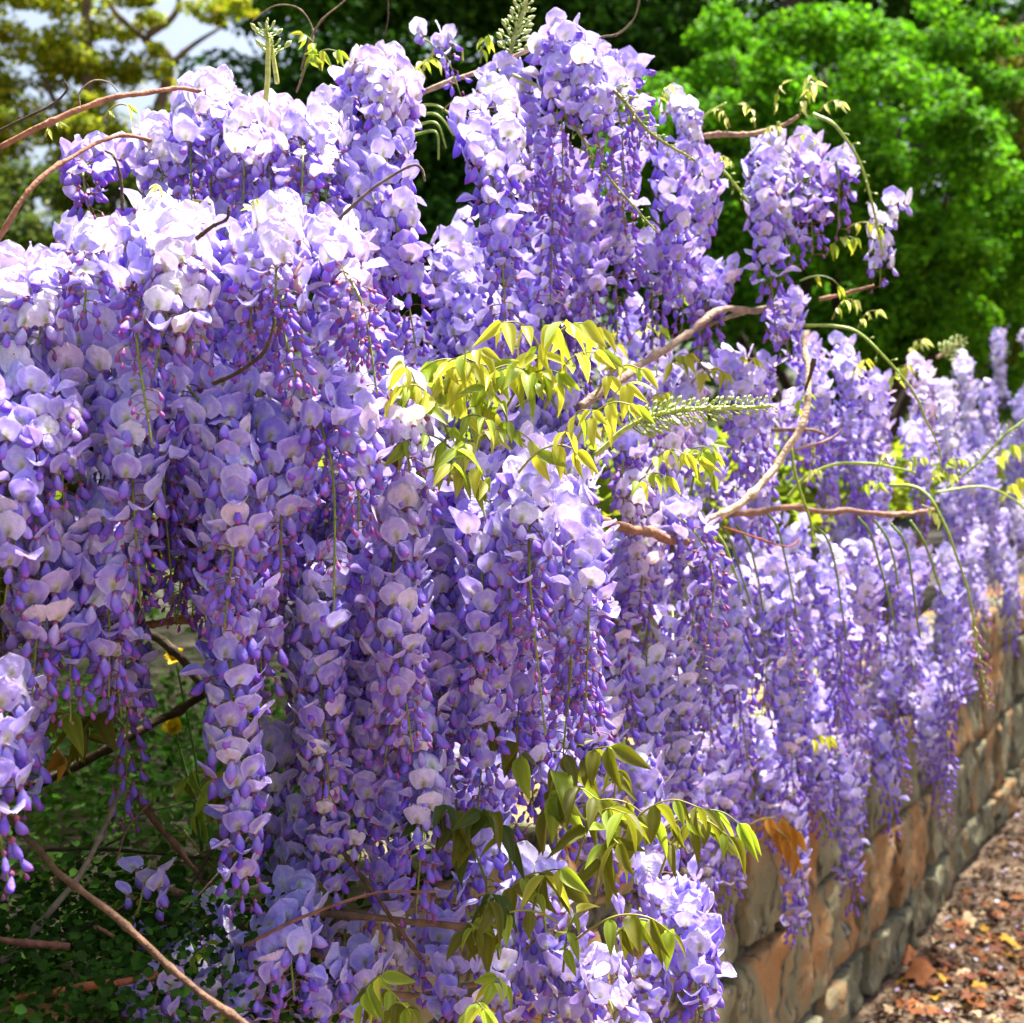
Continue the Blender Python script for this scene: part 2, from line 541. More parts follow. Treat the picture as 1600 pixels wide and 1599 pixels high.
def join_instances(items):
    """items: list of (tpl arrays, 3x3, pos, tint)"""
    groups = {}
    for it in items: groups.setdefault(id(it[0]), []).append(it)
    Vs, Fs, Cs, n = [], [], [], 0
    for g in groups.values():
        V, F, C = g[0][0]
        R = np.array([x[1] for x in g]); T = np.array([x[2] for x in g]); K = np.array([x[3] for x in g])
        vv = np.einsum('nij,vj->nvi', R, V) + T[:, None, :]
        cc = C[None] * K[:, None, :]
        ff = F[None] + (np.arange(len(g)) * len(V))[:, None, None] + n
        Vs.append(vv.reshape(-1, 3)); Cs.append(cc.reshape(-1, 3)); Fs.append(ff.reshape(-1, 3))
        n += len(g) * len(V)
    return np.concatenate(Vs), np.concatenate(Fs), np.clip(np.concatenate(Cs), 0, .95)

GOLD = math.radians(137.508)
CAMP = np.array([0, 0, CAM_H])

OUTW = unit(WN * .6 + np.array([0, -.7, .1]))      # open side of the mass, where the flowers turn
def plan_raceme(path_pts, style, lod, seed, scale=1.0, bare=0.0, dens=1.0):
    """path from attachment to tip, returns dict with stalk path and flower placements"""
    r = random.Random(seed)
    scale = scale * .88
    path = catmull(path_pts, 40)
    seg = np.linalg.norm(np.diff(path, axis=0), axis=1)
    cum = np.concatenate([[0], np.cumsum(seg)]); L = cum[-1]
    spacing = .0034 / dens * scale
    if style == 'h': spacing *= 1.15
    N = max(8, int(L * (1 - bare) / spacing))
    topen, tbud = {'o': (.74, .93), 'w': (.85, .95), 'v': (.50, .88), 'h': (.90, .97), 'u': (.80, .93)}[style]
    topen += r.uniform(-.08, .06)
    shade = r.uniform(-.06, .06)
    hue = r.choice([0, 0, 1, 2, 3])
    fl = []
    ph = r.random() * 6.28
    nb = int(L * bare / .0030)
    for i in range(N + nb):
        if i < N:
            t = (i + .5) / N; l = (0.02 + .98 * t) * L * (1 - bare)
        else:
            t = 1.0 + (i - N) / max(1, nb); l = L * (1 - bare) + (i - N + .5) / nb * L * bare
        idx = np.searchsorted(cum, l) - 1; idx = max(0, min(38, idx))
        f = (l - cum[idx]) / (seg[idx] + 1e-9)
        p = path[idx] * (1 - f) + path[idx + 1] * f
        T = unit(path[idx + 1] - path[idx])
        az = ph + i * GOLD + r.uniform(-.25, .25)
        ref = np.array([1.0, 0, 0]) if abs(T[0]) < .8 else np.array([0, 1.0, 0])
        a = unit(np.cross(T, ref)); b = np.cross(T, a)
        o = math.cos(az) * a + math.sin(az) * b
        horiz = 1 - abs(T[2])
        if horiz > .35:
            if o[2] < -.55 and r.random() < .7: continue
            if abs(o[2]) > .5:
                o = unit(np.array([r.uniform(-1, 1), r.uniform(-1.3, .5), 0]) + np.array([0, 0, .25 * o[2]]))
        o = unit(o + np.array([0, 0, r.uniform(-.25, .25)]) + .12 * T * -1)
        if o @ OUTW > -.35: o = unit(o + .40 * OUTW)
        z = np.array([0, 0, 1.0]) if abs(o[2]) < .88 else -T * 1.0 + np.array([0, 0, .2])
        z = unit(z - o * (z @ o)); y = np.cross(z, o)
        R = np.stack([o, y, z], 1)
        # jitter
        ax = np.array([r.gauss(0, .13), r.gauss(0, .10), r.gauss(0, .16)])
        R = R @ np.array(Matrix.Rotation(np.linalg.norm(ax), 3, Vector(ax)))
        if t < topen + r.uniform(-.05, .05):
            kind = 'hood' if (style == 'h' or r.random() < (.32 if style in 'wo' else .62) + .40 * t * (style != 'w')) else 'up'
            fz = 1 if (style == 'w' and r.random() < .9) or (style == 'o' and r.random() < .42 - .4 * t) or (style in 'huv' and r.random() < .16 - .1 * t) else 0
            if fz == 0 and style != 'w' and r.random() < (t - .15) * 1.1: fz = 2
            s = (1.04 - .22 * t) * r.uniform(.85, 1.12)
            if r.random() < .05 or (t > topen - .08 and r.random() < .5): kind, fz = 'half', 0
        elif t < tbud:
            kind, fz, s = 'bud', 0, (1.08 - .30 * t) * r.uniform(.85, 1.1)
        elif t <= 1.0:
            kind, fz, s = 'young', 0, r.uniform(.8, 1.15)
        else:
            kind, fz, s = ('young' if (t < 1.7 and r.random() < .75) else 'tiny'), 0, r.uniform(.7, 1.1) * (1.15 - .35 * (t - 1))
            if r.random() < .25: continue
        s *= scale
        fl.append((kind, fz, r.randrange(len(TPL[kind, lod, fz])), R * s, p, (hue if r.random() < .6 else r.randrange(5)) if r.random() > (.008 if style == 'w' else -1) else 5 + r.randrange(2), s, o, 1 + shade + r.uniform(-.07, .07)))
    return dict(path=path, L=L, flowers=fl, lod=lod, bare=bare, scale=scale)

# ------------------------------------------------------------------ vines (three plants along the wall)
VINES = []
def vine(name, base, label):
    v = empty(name, base)
    tag(v, label, 'wisteria', 'wisteria plants along the wall')
    VINES.append(v)
    return v
b_near = wallp(.75, -.38, .34); b_mid = wallp(2.3, -.40, .34); b_far = wallp(4.6, -.45, .34)
V_NEAR = vine('wisteria_vine', b_near, 'large mounded wisteria with big pale lilac racemes and dry woody canes at its foot')
V_MID = vine('wisteria_vine', b_mid, 'wisteria with violet racemes and yellow-green leaf sprays, draped over the middle of the wall')
V_FAR = vine('wisteria_vine', b_far, 'wisteria farthest along the wall, small pale racemes in front of the green bush')
def vine_for(Y, px):
    if Y < 1.16: return V_NEAR
    return V_MID if Y < 2.55 else V_FAR
PLANS = {id(V_NEAR): [], id(V_MID): [], id(V_FAR): []}
WIST_MATS = [M_PETAL]

seed_ = [100]
def raceme(x0, y0, x1, y1, Y0, Y1, style='o', bare=0.0, scale=1.0, dens=1.0, front=True, arch=0.25, tip=None):
    a = P(x0, y0, Y0); b = P(x1, y1, Y1)
    L = np.linalg.norm(b - a)
    mid = (a + b) / 2
    h = b - a; h[2] = 0
    mid = a + h * (.5 + arch) + np.array([0, 0, (b[2] - a[2]) * (.5 - arch * .5)])
    sw = rng.normal(0, .012 * L / .25, 3); sw[2] = 0
    pts = [a, mid + sw, b]
    if tip is not None: pts.append(P(*tip))
    seed_[0] += 1
    Ym = min(Y0, Y1)
    lod = 0 if (Ym < 1.15 and front) else (1 if Ym < 1.9 else 2)
    if not front: lod = max(lod, 1) if Ym < 1.35 else 2
    pl = plan_raceme(pts, style, lod, seed_[0], scale, bare, dens)
    pl['front'] = front
    PLANS[id(vine_for((Y0 + Y1) / 2, x0))].append(pl)

# --- front racemes of the near mound: x0,y0 (attachment) -> x1,y1 (tip)
FRONT = [
 # white domes on top
 (235, 345, 240, 590, 1.00, .86, 'w', .0), (165, 380, 130, 500, .98, .88, 'w', .0), (300, 360, 300, 560, .98, .88, 'w', .0),
 (90, 430, 60, 540, .95, .88, 'w', .0), (20, 420, 10, 560, .96, .88, 'w', .0), (240, 420, 238, 700, .94, .83, 'v', .42),
 (440, 350, 430, 520, 1.00, .88, 'w', .0), (400, 370, 390, 580, 1.0, .90, 'w', .0), (490, 390, 590, 620, .98, .90, 'v', .10), (470, 420, 470, 620, .97, .88, 'v', .0),
 (520, 360, 560, 560, 1.02, .92, 'w', .0),
 # back dome
 (330, 155, 330, 310, 1.24, 1.06, 'w', 0), (430, 180, 430, 335, 1.20, 1.04, 'w', 0), (520, 180, 510, 350, 1.20, 1.04, 'w', 0),
 (250, 215, 250, 340, 1.18, 1.04, 'w', 0), (190, 250, 140, 330, 1.18, 1.06, 'o', 0), (380, 190, 380, 330, 1.14, 1.03, 'w', 0),
 (470, 210, 470, 340, 1.12, 1.02, 'o', 0), (300, 190, 300, 330, 1.13, 1.03, 'o', 0),
 # upper right ridge
 (575, 100, 590, 230, 1.16, 1.10, 'w', 0), (550, 130, 600, 310, 1.2, 1.14, 'v', 0), (612, 125, 615, 240, 1.18, 1.13, 'w', 0),
 (600, 215, 650, 545, 1.12, 1.06, 'h', 0), (560, 250, 590, 530, 1.10, 1.04, 'o', 0), (530, 330, 560, 560, 1.09, 1.02, 'o', 0),
 (735, 180, 795, 570, 1.18, 1.10, 'o', 0), (770, 150, 800, 380, 1.22, 1.15, 'w', 0),
 # wall of flowers, left
 (30, 570, 55, 830, .90, .84, 'o', .0), (95, 590, 100, 800, .92, .86, 'o', .0), (-20, 620, 5, 960, .86, .82, 'u', 0),
 (0, 460, 20, 640, .98, .92, 'w', 0), (70, 500, 90, 700, .97, .91, 'w', 0), (150, 540, 160, 760, .95, .90, 'o', 0),
 (220, 600, 220, 950, .92, .87, 'u', .12), (180, 760, 170, 1090, .92, .88, 'o', 0), (110, 800, 110, 1130, .90, .86, 'u', .05),
 (285, 590, 350, 990, .93, .87, 'u', .0), (60, 800, 50, 1090, .89, .84, 'u', 0), (350, 620, 360, 960, .95, .90, 'h', 0),
 (400, 780, 410, 1080, 1.0, .95, 'h', 0), (362, 900, 380, 1420, .95, .91, 'h', 0), (420, 620, 440, 900, .96, .90, 'o', 0),
 (470, 600, 522, 955, .94, .88, 'v', .42), (540, 600, 560, 830, .97, .91, 'o', 0), (630, 600, 640, 740, 1.0, .95, 'w', 0),
 (10, 1040, 15, 1395, .80, .77, 'o', 0), (50, 1060, 40, 1260, .92, .90, 'h', 0),
 (185, 950, 195, 1300, 1.08, 1.04, 'v', 0), (190, 800, 190, 1120, .96, .92, 'o', 0),
 (520, 860, 515, 1250, 1.00, .97, 'u', 0), (500, 1000, 510, 1420, 1.06, 1.02, 'h', 0), (565, 900, 560, 1380, 1.05, 1.01, 'u', 0),
 (645, 750, 645, 1175, 1.0, .93, 'o', .0), (640, 1080, 650, 1430, 1.02, .98, 'o', 0), (600, 820, 600, 1200, 1.02, .98, 'h', 0),
 (720, 760, 745, 1290, 1.08, 1.03, 'u', 0), (690, 820, 700, 1200, 1.08, 1.04, 'h', 0), (740, 800, 755, 1060, 1.04, .99, 'h', 0),
 (835, 735, 852, 1150, 1.04, .94, 'o', .32), (880, 760, 915, 1110, 1.06, .98, 'o', .0), (800, 760, 800, 1010, 1.05, .99, 'o', 0), (860, 900, 880, 1180, 1.05, 1.0, 'v', .0),
 (910, 820, 925, 1150, 1.09, 1.03, 'o', 0), (800, 950, 800, 1210, 1.1, 1.06, 'u', 0),
 (840, 700, 820, 800, 1.12, 1.05, 'w', 0), (660, 690, 650, 800, 1.05, 1.0, 'w', 0), (740, 730, 730, 830, 1.1, 1.06, 'w', 0),
 # lower front, before the wall
 (1010, 1345, 1085, 1650, 1.12, 1.02, 'o', 0, 1.1), (1050, 1370, 1095, 1600, 1.11, 1.04, 'o', 0, 1.05), (830, 1330, 845, 1640, 1.08, 1.03, 'h', 0),
 (935, 1490, 975, 1640, 1.04, .96, 'w', 0), (880, 1450, 900, 1640, 1.06, 1.0, 'h', 0), (780, 1420, 790, 1640, 1.06, 1.02, 'u', 0),
 (1000, 1420, 1010, 1640, 1.14, 1.08, 'h', 0), (680, 1400, 690, 1560, 1.06, 1.02, 'u', 0), (620, 1470, 640, 1560, 1.05, 1.02, 'w', 0, .85),
 (480, 1400, 400, 1580, .98, .90, 'u', 0), (440, 1430, 460, 1560, .95, .90, 'o', 0), (350, 1420, 300, 1480, 1.0, .95, 'v', 0), (540, 1440, 540, 1620, 1.04, 1.0, 'v', 0),
 (250, 1530, 240, 1620, .90, .86, 'h', 0, .9), (330, 1540, 320, 1640, .92, .88, 'u', 0, .9), (235, 1345, 215, 1430, .95, .92, 'h', 0, .9, .45),
 (400, 1450, 395, 1580, .97, .93, 'o', 0, .9), (300, 1500, 300, 1610, .95, .91, 'u', 0, .85), (560, 1490, 560, 1630, .99, .95, 'h', 0, .9), (380, 1530, 375, 1650, .93, .89, 'o', 0, .9), (500, 1500, 505, 1640, .96, .92, 'u', 0, .9), (330, 1440, 320, 1550, .99, .95, 'h', 0, .85, .8), (250, 1460, 255, 1560, 1.0, .96, 'h', 0, .8, .7),
 (480, 1250, 470, 1420, 1.06, 1.02, 'h', 0), (720, 1500, 720, 1620, 1.0, .96, 'h', 0),
 (830, 1000, 835, 1290, 1.20, 1.14, 'u', 0), (900, 1020, 905, 1320, 1.24, 1.18, 'h', 0), (960, 1000, 965, 1340, 1.30, 1.24, 'u', 0), (1010, 1020, 1015, 1350, 1.36, 1.30, 'h', 0), (785, 1060, 790, 1310, 1.16, 1.12, 'u', 0),
 (1045, 1120, 1050, 1370, 1.44, 1.38, 'u', 0), (935, 1120, 940, 1380, 1.22, 1.18, 'h', 0), (870, 1120, 870, 1370, 1.18, 1.13, 'u', 0), (700, 1180, 715, 1440, 1.12, 1.08, 'u', 0), (600, 1240, 605, 1470, 1.06, 1.03, 'h', 0), (760, 1200, 760, 1430, 1.12, 1.09, 'h', 0),
 (440, 1150, 445, 1400, 1.10, 1.06, 'h', 0), (990, 1180, 1000, 1440, 1.26, 1.22, 'u', 0), (1100, 1220, 1105, 1420, 1.6, 1.55, 'h', 0),
 # top centre cascade
 (870, 50, 950, 310, 1.24, 1.16, 'o', .0), (845, 85, 880, 300, 1.26, 1.18, 'o', 0), (905, 90, 975, 340, 1.27, 1.2, 'v', 0), (930, 100, 1000, 230, 1.3, 1.24, 'v', 0),
 (780, 110, 835, 330, 1.28, 1.22, 'o', 0), (660, 60, 720, 150, 1.3, 1.26, 'v', 0, .8, .5), (850, 240, 860, 470, 1.3, 1.24, 'v', 0), (905, 270, 925, 510, 1.34, 1.28, 'u', 0),
 (1000, 220, 985, 430, 1.4, 1.32, 'o', 0), (1050, 240, 1060, 440, 1.42, 1.34, 'h', 0), (1085, 250, 1085, 400, 1.46, 1.4, 'h', 0), (1050, 165, 1070, 260, 1.44, 1.4, 'w', 0, .9),
 (950, 330, 965, 540, 1.38, 1.32, 'v', 0), (1010, 380, 1020, 560, 1.42, 1.36, 'v', 0), (880, 420, 880, 580, 1.38, 1.32, 'u', 0), (1070, 400, 1065, 520, 1.5, 1.44, 'u', 0),
 (700, 380, 700, 600, 1.3, 1.25, 'w', 0), (820, 450, 820, 600, 1.36, 1.3, 'u', 0), (760, 480, 760, 620, 1.3, 1.26, 'o', 0),
 # isolated sprays on the right
 (1195, 225, 1215, 540, 1.56, 1.48, 'o', 0, 1.05), (1260, 230, 1270, 400, 1.58, 1.5, 'u', 0), (1310, 250, 1310, 360, 1.6, 1.54, 'v', 0), (1230, 240, 1240, 420, 1.55, 1.5, 'w', 0),
 (1400, 310, 1375, 450, 1.62, 1.56, 'w', 0, .95, .55), (1130, 430, 1090, 570, 1.5, 1.44, 'v', 0), (1100, 430, 1110, 540, 1.52, 1.46, 'o', 0), (1235, 470, 1230, 560, 1.6, 1.55, 'u', 0),
 # right-hand mass, upper shelf
 (1130, 560, 1150, 780, 1.52, 1.44, 'o', 0), (1190, 560, 1190, 760, 1.58, 1.5, 'o', 0), (1080, 600, 1090, 740, 1.48, 1.4, 'w', 0), (1250, 540, 1270, 730, 1.75, 1.68, 'u', 0),
 (1310, 545, 1320, 740, 1.85, 1.78, 'u', 0), (1180, 700, 1190, 860, 1.6, 1.54, 'u', 0), (1370, 600, 1380, 770, 2.0, 1.92, 'o', 0), (1430, 570, 1450, 720, 2.2, 2.1, 'w', 0),
 (1470, 600, 1490, 760, 2.3, 2.2, 'w', 0), (1340, 680, 1350, 810, 1.95, 1.9, 'v', 0), (1420, 660, 1440, 800, 2.1, 2.0, 'o', 0), (1280, 650, 1290, 790, 1.8, 1.74, 'v', 0),
 (1240, 620, 1250, 760, 1.8, 1.75, 'o', 0), (960, 560, 960, 680, 1.45, 1.4, 'w', 0), (1020, 560, 1030, 700, 1.5, 1.45, 'w', 0), (1050, 660, 1040, 760, 1.4, 1.34, 'w', 0), (920, 700, 900, 790, 1.25, 1.2, 'w', 0),
 (980, 690, 975, 800, 1.3, 1.25, 'v', 0), (1000, 740, 990, 830, 1.3, 1.24, 'w', 0),
 # right-hand drop over the wall
 (1035, 775, 1092, 1065, 1.34, 1.24, 'v', .30), (1015, 780, 1000, 960, 1.33, 1.27, 'w', 0), (975, 850, 985, 1200, 1.35, 1.28, 'v', .05), (1060, 800, 1080, 1000, 1.4, 1.33, 'o', 0),
 (1110, 860, 1110, 1180, 1.52, 1.45, 'u', 0), (1050, 950, 1060, 1280, 1.45, 1.4, 'h', 0), (1160, 900, 1170, 1200, 1.58, 1.5, 'o', 0),
 (1220, 850, 1252, 1105, 1.66, 1.55, 'o', .30), (1200, 880, 1190, 1120, 1.62, 1.55, 'o', 0), (1270, 880, 1305, 1190, 1.72, 1.64, 'v', .05), (1240, 1000, 1240, 1250, 1.72, 1.66, 'u', 0),
 (1300, 850, 1300, 1010, 1.85, 1.78, 'w', 0), (1350, 850, 1340, 1060, 1.95, 1.88, 'o', 0), (1395, 830, 1385, 1040, 2.0, 1.92, 'v', 0), (1440, 870, 1430, 1080, 2.15, 2.06, 'u', 0),
 (1340, 960, 1350, 1180, 2.0, 1.94, 'u', 0), (1400, 1000, 1410, 1240, 2.15, 2.08, 'v', 0), (1480, 860, 1490, 1100, 2.3, 2.2, 'o', 0), (1500, 980, 1480, 1320, 2.35, 2.25, 'v', .12),
 (1530, 830, 1540, 980, 2.6, 2.5, 'w', 0), (1465, 1050, 1470, 1280, 2.38, 2.3, 'u', 0), (1570, 860, 1580, 1030, 2.9, 2.8, 'o', 0), (1620, 840, 1620, 1010, 3.1, 3.0, 'w', 0),
 (1100, 1150, 1128, 1455, 1.66, 1.60, 'u', 0), (1150, 1130, 1150, 1300, 1.7, 1.64, 'h', 0), (1215, 1180, 1240, 1475, 1.82, 1.76, 'h', 0), (1190, 1130, 1200, 1330, 1.78, 1.72, 'u', 0),
 (1300, 1150, 1330, 1425, 2.02, 1.96, 'h', 0), (1370, 1130, 1395, 1310, 2.12, 2.06, 'o', 0), (1280, 1080, 1290, 1320, 1.95, 1.9, 'u', 0), (1060, 1130, 1080, 1340, 1.6, 1.54, 'h', 0),
 (1330, 1100, 1340, 1300, 2.05, 2.0, 'u', 0), (1440, 1080, 1450, 1230, 2.3, 2.25, 'u', 0),
 # far plant
 (1500, 560, 1510, 700, 2.9, 2.8, 'w', 0), (1540, 600, 1560, 740, 3.0, 2.9, 'o', 0), (1560, 520, 1565, 640, 4.0, 3.9, 'w', 0), (1600, 520, 1600, 640, 3.9, 3.8, 'w', 0),
 (1590, 620, 1600, 760, 3.4, 3.3, 'o', 0), (1540, 700, 1550, 850, 2.8, 2.7, 'u', 0), (1490, 690, 1500, 850, 2.6, 2.5, 'u', 0), (1640, 560, 1640, 700, 3.8, 3.7, 'w', 0),
 (1600, 780, 1600, 900, 3.2, 3.1, 'w', 0), (1545, 800, 1550, 920, 2.9, 2.8, 'w', 0), (1640, 700, 1640, 850, 3.5, 3.4, 'o', 0),
]
for f in FRONT:
    x0, y0, x1, y1, Y0, Y1, st, ba = f[:8]
    raceme(x0, y0, x1, y1, Y0, Y1, st, ba, f[8] if len(f) > 8 else 1.0, f[9] if len(f) > 9 else 1.0)

# --- racemes inside the mass, behind the ones above
TOPX = [-60, 100, 200, 330, 500, 600, 640, 700, 740, 870, 1000, 1100, 1140, 1250, 1350, 1450, 1550, 1660]
TOPY = [470, 370, 260, 170, 200, 240, 420, 420, 260, 170, 260, 340, 560, 580, 620, 640, 610, 580]
BOTX = [-60, 60, 200, 300, 440, 560, 700, 900, 1000, 1150, 1300, 1450, 1550, 1660]
BOTY = [1150, 1050, 960, 980, 1200, 1300, 1290, 1160, 1220, 1330, 1290, 1180, 980, 930]
DPX = [-60, 300, 520, 700, 850, 1000, 1150, 1250, 1350, 1450, 1550, 1660]
DPY = [.88, .95, 1.02, 1.10, 1.18, 1.40, 1.66, 1.86, 2.12, 2.45, 3.0, 3.7]
fr = random.Random(11)
LEAF_KEEP = [(620, 480, 1010, 720)]
cnt = 0
x = -50.0
while cnt < 170:
    x0 = fr.uniform(-50, 1640)
    ty = np.interp(x0, TOPX, TOPY); by = np.interp(x0, BOTX, BOTY)
    Yd = np.interp(x0, DPX, DPY)
    y0 = fr.uniform(ty, max(ty + 60, by - 230 / max(.8, Yd)))
    frac = (y0 - ty) / (by - ty + 1)
    Y = Yd + fr.uniform(.03, .20) + .22 * max(0, .45 - frac) * (Yd ** .5)
    ln = fr.uniform(.17, .30) * FPX / Y
    y1 = min(y0 + ln, by)
    if y1 - y0 < 80: continue
    if fr.random() > 1.3 / Yd and x0 < 1000: continue
    raceme(x0, y0, x0 + fr.uniform(-20, 25), y1, Y + .05, Y, fr.choice('ohuuv'), 0, 1.0, .9, front=False)
    cnt += 1

# --- build every raceme: stalk mesh, single flowers, remaining flowers joined
LIMIT = {id(V_NEAR): 300, id(V_MID): 300, id(V_FAR): 120}
for v in VINES:
    plans = PLANS[id(v)]
    cand = []
    for pi, pl in enumerate(plans):
        if not pl['front']: continue
        for fi, f in enumerate(pl['flowers']):
            if f[0] in ('tiny', 'young'): continue
            p = f[4]; vd = unit(CAMP - p)
            facing = f[7] @ vd
            if facing < .35: continue
            px = 800 + p[0] / p[1] * FPX; py = HOR + (CAM_H - p[2]) / p[1] * FPX
            if not (0 < px < 1600 and 0 < py < 1590): continue
            cand.append((f[6] / p[1] * (0.5 + facing) * (1 if f[0] != 'bud' else .7), pi, fi))
    cand.sort(reverse=True)
    single = set((c[1], c[2]) for c in cand[:LIMIT[id(v)]])
    base = np.array(v.location)
    for pi, pl in enumerate(plans):
        path = pl['path']; org = path[0]
        nseg = 14 if pl['lod'] == 0 else 8
        sp = catmull(list(path[::4]) + [path[-1]], nseg)
        rad = np.linspace(.0016, .0008, nseg) * pl['scale']
        Vv, Ff = tube(sp - org, rad, 5 if pl['lod'] == 0 else 4)
        rac = link('flower_raceme', make_mesh('flower_raceme', Vv, Ff, np.tile(C_STALK, (len(Vv), 1)), [M_STALK]), v)
        rac.location = org - base
        items = []
        for fi, f in enumerate(pl['flowers']):
            kind, fz, ti, R, p, hue, s, o_, shade = f
            key = (kind, pl['lod'], fz)
            if (pi, fi) in single:
                m4 = Matrix([[*R[0], p[0] - org[0]], [*R[1], p[1] - org[1]], [*R[2], p[2] - org[2]], [0, 0, 0, 1]])
                link('flower', flower_mesh(key, ti, hue), rac, m4)
            else:
                items.append((TPL[key][ti], R, p - org, TINTS[hue] * shade))
        if items:
            Vv, Ff, Cc = join_instances(items)
            fm = link('flowers', make_mesh('flowers', Vv, Ff, Cc, [M_PETAL]), rac)
            fm['kind'] = 'stuff'

# ------------------------------------------------------------------ woody canes, green shoots, tendrils
def stem(v, pts, r0, r1, col, name='stem', mat=None, sides=7, knots=True, n=None):
    pp = [P(*p) for p in pts]
    n = n or max(12, len(pp) * 9)
    path = catmull(pp, n)
    L = np.linalg.norm(np.diff(path, axis=0), axis=1).sum()
    for i in range(n):
        path[i] += np.array(mnoise.noise_vector(Vector(path[i]) * 14)) * min(.006, r0 * 1.4) + np.array(mnoise.noise_vector(Vector(path[i]) * 45)) * min(.0015, r0 * .35)
    rad = np.linspace(r0, r1, n)
    if knots:
        rad = rad * (1 + .30 * np.array([mnoise.noise(Vector(path[i]) * 55) for i in range(n)]))
        rad[4::9] *= 1.35
    org = path[0].copy()
    V, F = tube(path - org, rad, sides)
    C = np.tile(np.array(col), (len(V), 1)) * np.repeat(np.concatenate([1 + .25 * rng.normal(0, .4, n), [1, 1]]), [sides] * n + [1, 1])[:, None]
    o = link(name, make_mesh(name, V, F, np.clip(C, .01, .9), [mat or M_BARK]), v)
    o.location = org - np.array(v.location)
    return o
BROWN = (.20, .105, .06); RED = (.30, .10, .045); GREY = (.24, .19, .14); PALE = (.42, .31, .21); DARK = (.07, .045, .03); GREEN = (.26, .36, .05); OLIVE = (.22, .24, .05)
# trunks
for v in VINES:
    b = np.array(v.location)
    for k in range(2):
        q = np.array([.05 * k, .04 * k, 0])
        pts = [b + q - (0, 0, .05), b + q + (.03 * (-1) ** k, .02, .2), b + q * 2 + (-.04 * (-1) ** k, -.03, .42), b + q * 3 + WN * .1 + (0, 0, .62), b + WN * .2 + WD * .35 * (-1) ** k + (0, 0, .70)]
        path = catmull(pts, 24); org = path[0].copy()
        V, F = tube(path - org, np.linspace(.028, .010, 24), 8)
        o = link('trunk', make_mesh('trunk', V, F, np.tile(np.array(GREY) * .7, (len(V), 1)), [M_BARK]), v)
        o.location = org - b
# arching canes upper left
stem(V_NEAR, [(-60, 262, .98), (60, 205, .98), (150, 165, 1.0), (215, 148, 1.02), (290, 138, 1.06), (380, 170, 1.1)], .0024, .0018, (.26, .12, .07))
stem(V_NEAR, [(-60, 460, .92), (0, 372, .92), (40, 300, .93), (100, 252, .96), (190, 213, 1.02), (260, 230, 1.06)], .0021, .0016, (.26, .12, .07))
stem(V_NEAR, [(-60, 230, 1.1), (20, 195, 1.1), (80, 165, 1.1), (105, 140, 1.1), (100, 125, 1.1)], .0012, .0008, DARK, sides=5)
stem(V_NEAR, [(190, 330, .96), (187, 280, .96), (178, 245, .96), (165, 236, .97)], .0014, .0008, DARK, sides=5)
stem(V_NEAR, [(125, 170, 1.0), (125, 145, 1.0), (145, 128, 1.0), (170, 130, 1.0), (185, 145, 1.0)], .0007, .0005, GREY, name='tendril', sides=4, knots=False)
stem(V_NEAR, [(305, 375, .88), (330, 355, .88), (352, 345, .87), (356, 325, .87)], .0016, .0009, DARK, sides=5)
stem(V_NEAR, [(335, 600, .86), (370, 585, .84), (405, 562, .83), (420, 535, .83), (430, 500, .83)], .0017, .0009, DARK, sides=5)
stem(V_NEAR, [(505, 365, .98), (545, 330, .98), (590, 292, .98), (640, 263, .98), (658, 268, .98), (664, 288, .98)], .0016, .0008, (.12, .09, .07), sides=5)
stem(V_NEAR, [(462, 145, 1.15), (480, 95, 1.15), (490, 50, 1.16), (470, 15, 1.16), (430, 10, 1.16), (395, 35, 1.18)], .0010, .0006, (.16, .12, .07), sides=5)
stem(V_NEAR, [(470, 110, 1.15), (482, 70, 1.15), (505, 30, 1.15), (540, 0, 1.16), (560, -30, 1.16)], .0012, .0007, (.14, .10, .06), sides=5)
stem(V_NEAR, [(605, -20, 1.2), (605, 30, 1.2), (600, 55, 1.2)], .0011, .0007, DARK, sides=5)
stem(V_MID, [(1000, -10, 1.25), (990, 30, 1.25), (965, 55, 1.25), (935, 62, 1.25), (900, 95, 1.25), (845, 118, 1.25), (760, 125, 1.28)], .0011, .0010, (.14, .11, .07), sides=5)
stem(V_MID, [(620, 160, 1.3), (700, 130, 1.3), (760, 105, 1.3), (830, 75, 1.3)], .0030, .0025, PALE)
# middle canes
stem(V_MID, [(905, 640, 1.22), (960, 600, 1.25), (1020, 558, 1.3), (1075, 522, 1.35), (1120, 492, 1.4), (1190, 482, 1.5)], .0042, .0035, (.27, .19, .15))
stem(V_MID, [(1100, 815, 1.30), (1160, 785, 1.32), (1215, 725, 1.36), (1250, 665, 1.38), (1262, 610, 1.40), (1256, 545, 1.45), (1262, 520, 1.5)], .0042, .0034, PALE)
stem(V_MID, [(1270, 560, 1.38), (1262, 590, 1.385), (1256, 612, 1.385)], .0028, .0014, DARK)
stem(V_MID, [(1060, 230, 1.5), (1110, 213, 1.5), (1160, 210, 1.5), (1210, 200, 1.52), (1245, 180, 1.52)], .0038, .0024, (.30, .19, .13))
stem(V_MID, [(1140, 800, 1.45), (1230, 797, 1.48), (1310, 800, 1.52), (1400, 805, 1.58), (1460, 797, 1.65)], .0040, .0026, (.26, .15, .11))
stem(V_NEAR, [(600, 715, 1.02), (660, 735, 1.02), (740, 757, 1.05), (800, 780, 1.10), (900, 805, 1.12), (960, 820, 1.12), (1040, 838, 1.25), (1120, 850, 1.5)], .0050, .0044, (.24, .12, .075))
stem(V_MID, [(1130, 825, 1.36), (1180, 840, 1.36), (1230, 855, 1.38), (1250, 845, 1.4)], .0012, .0008, RED, sides=5)
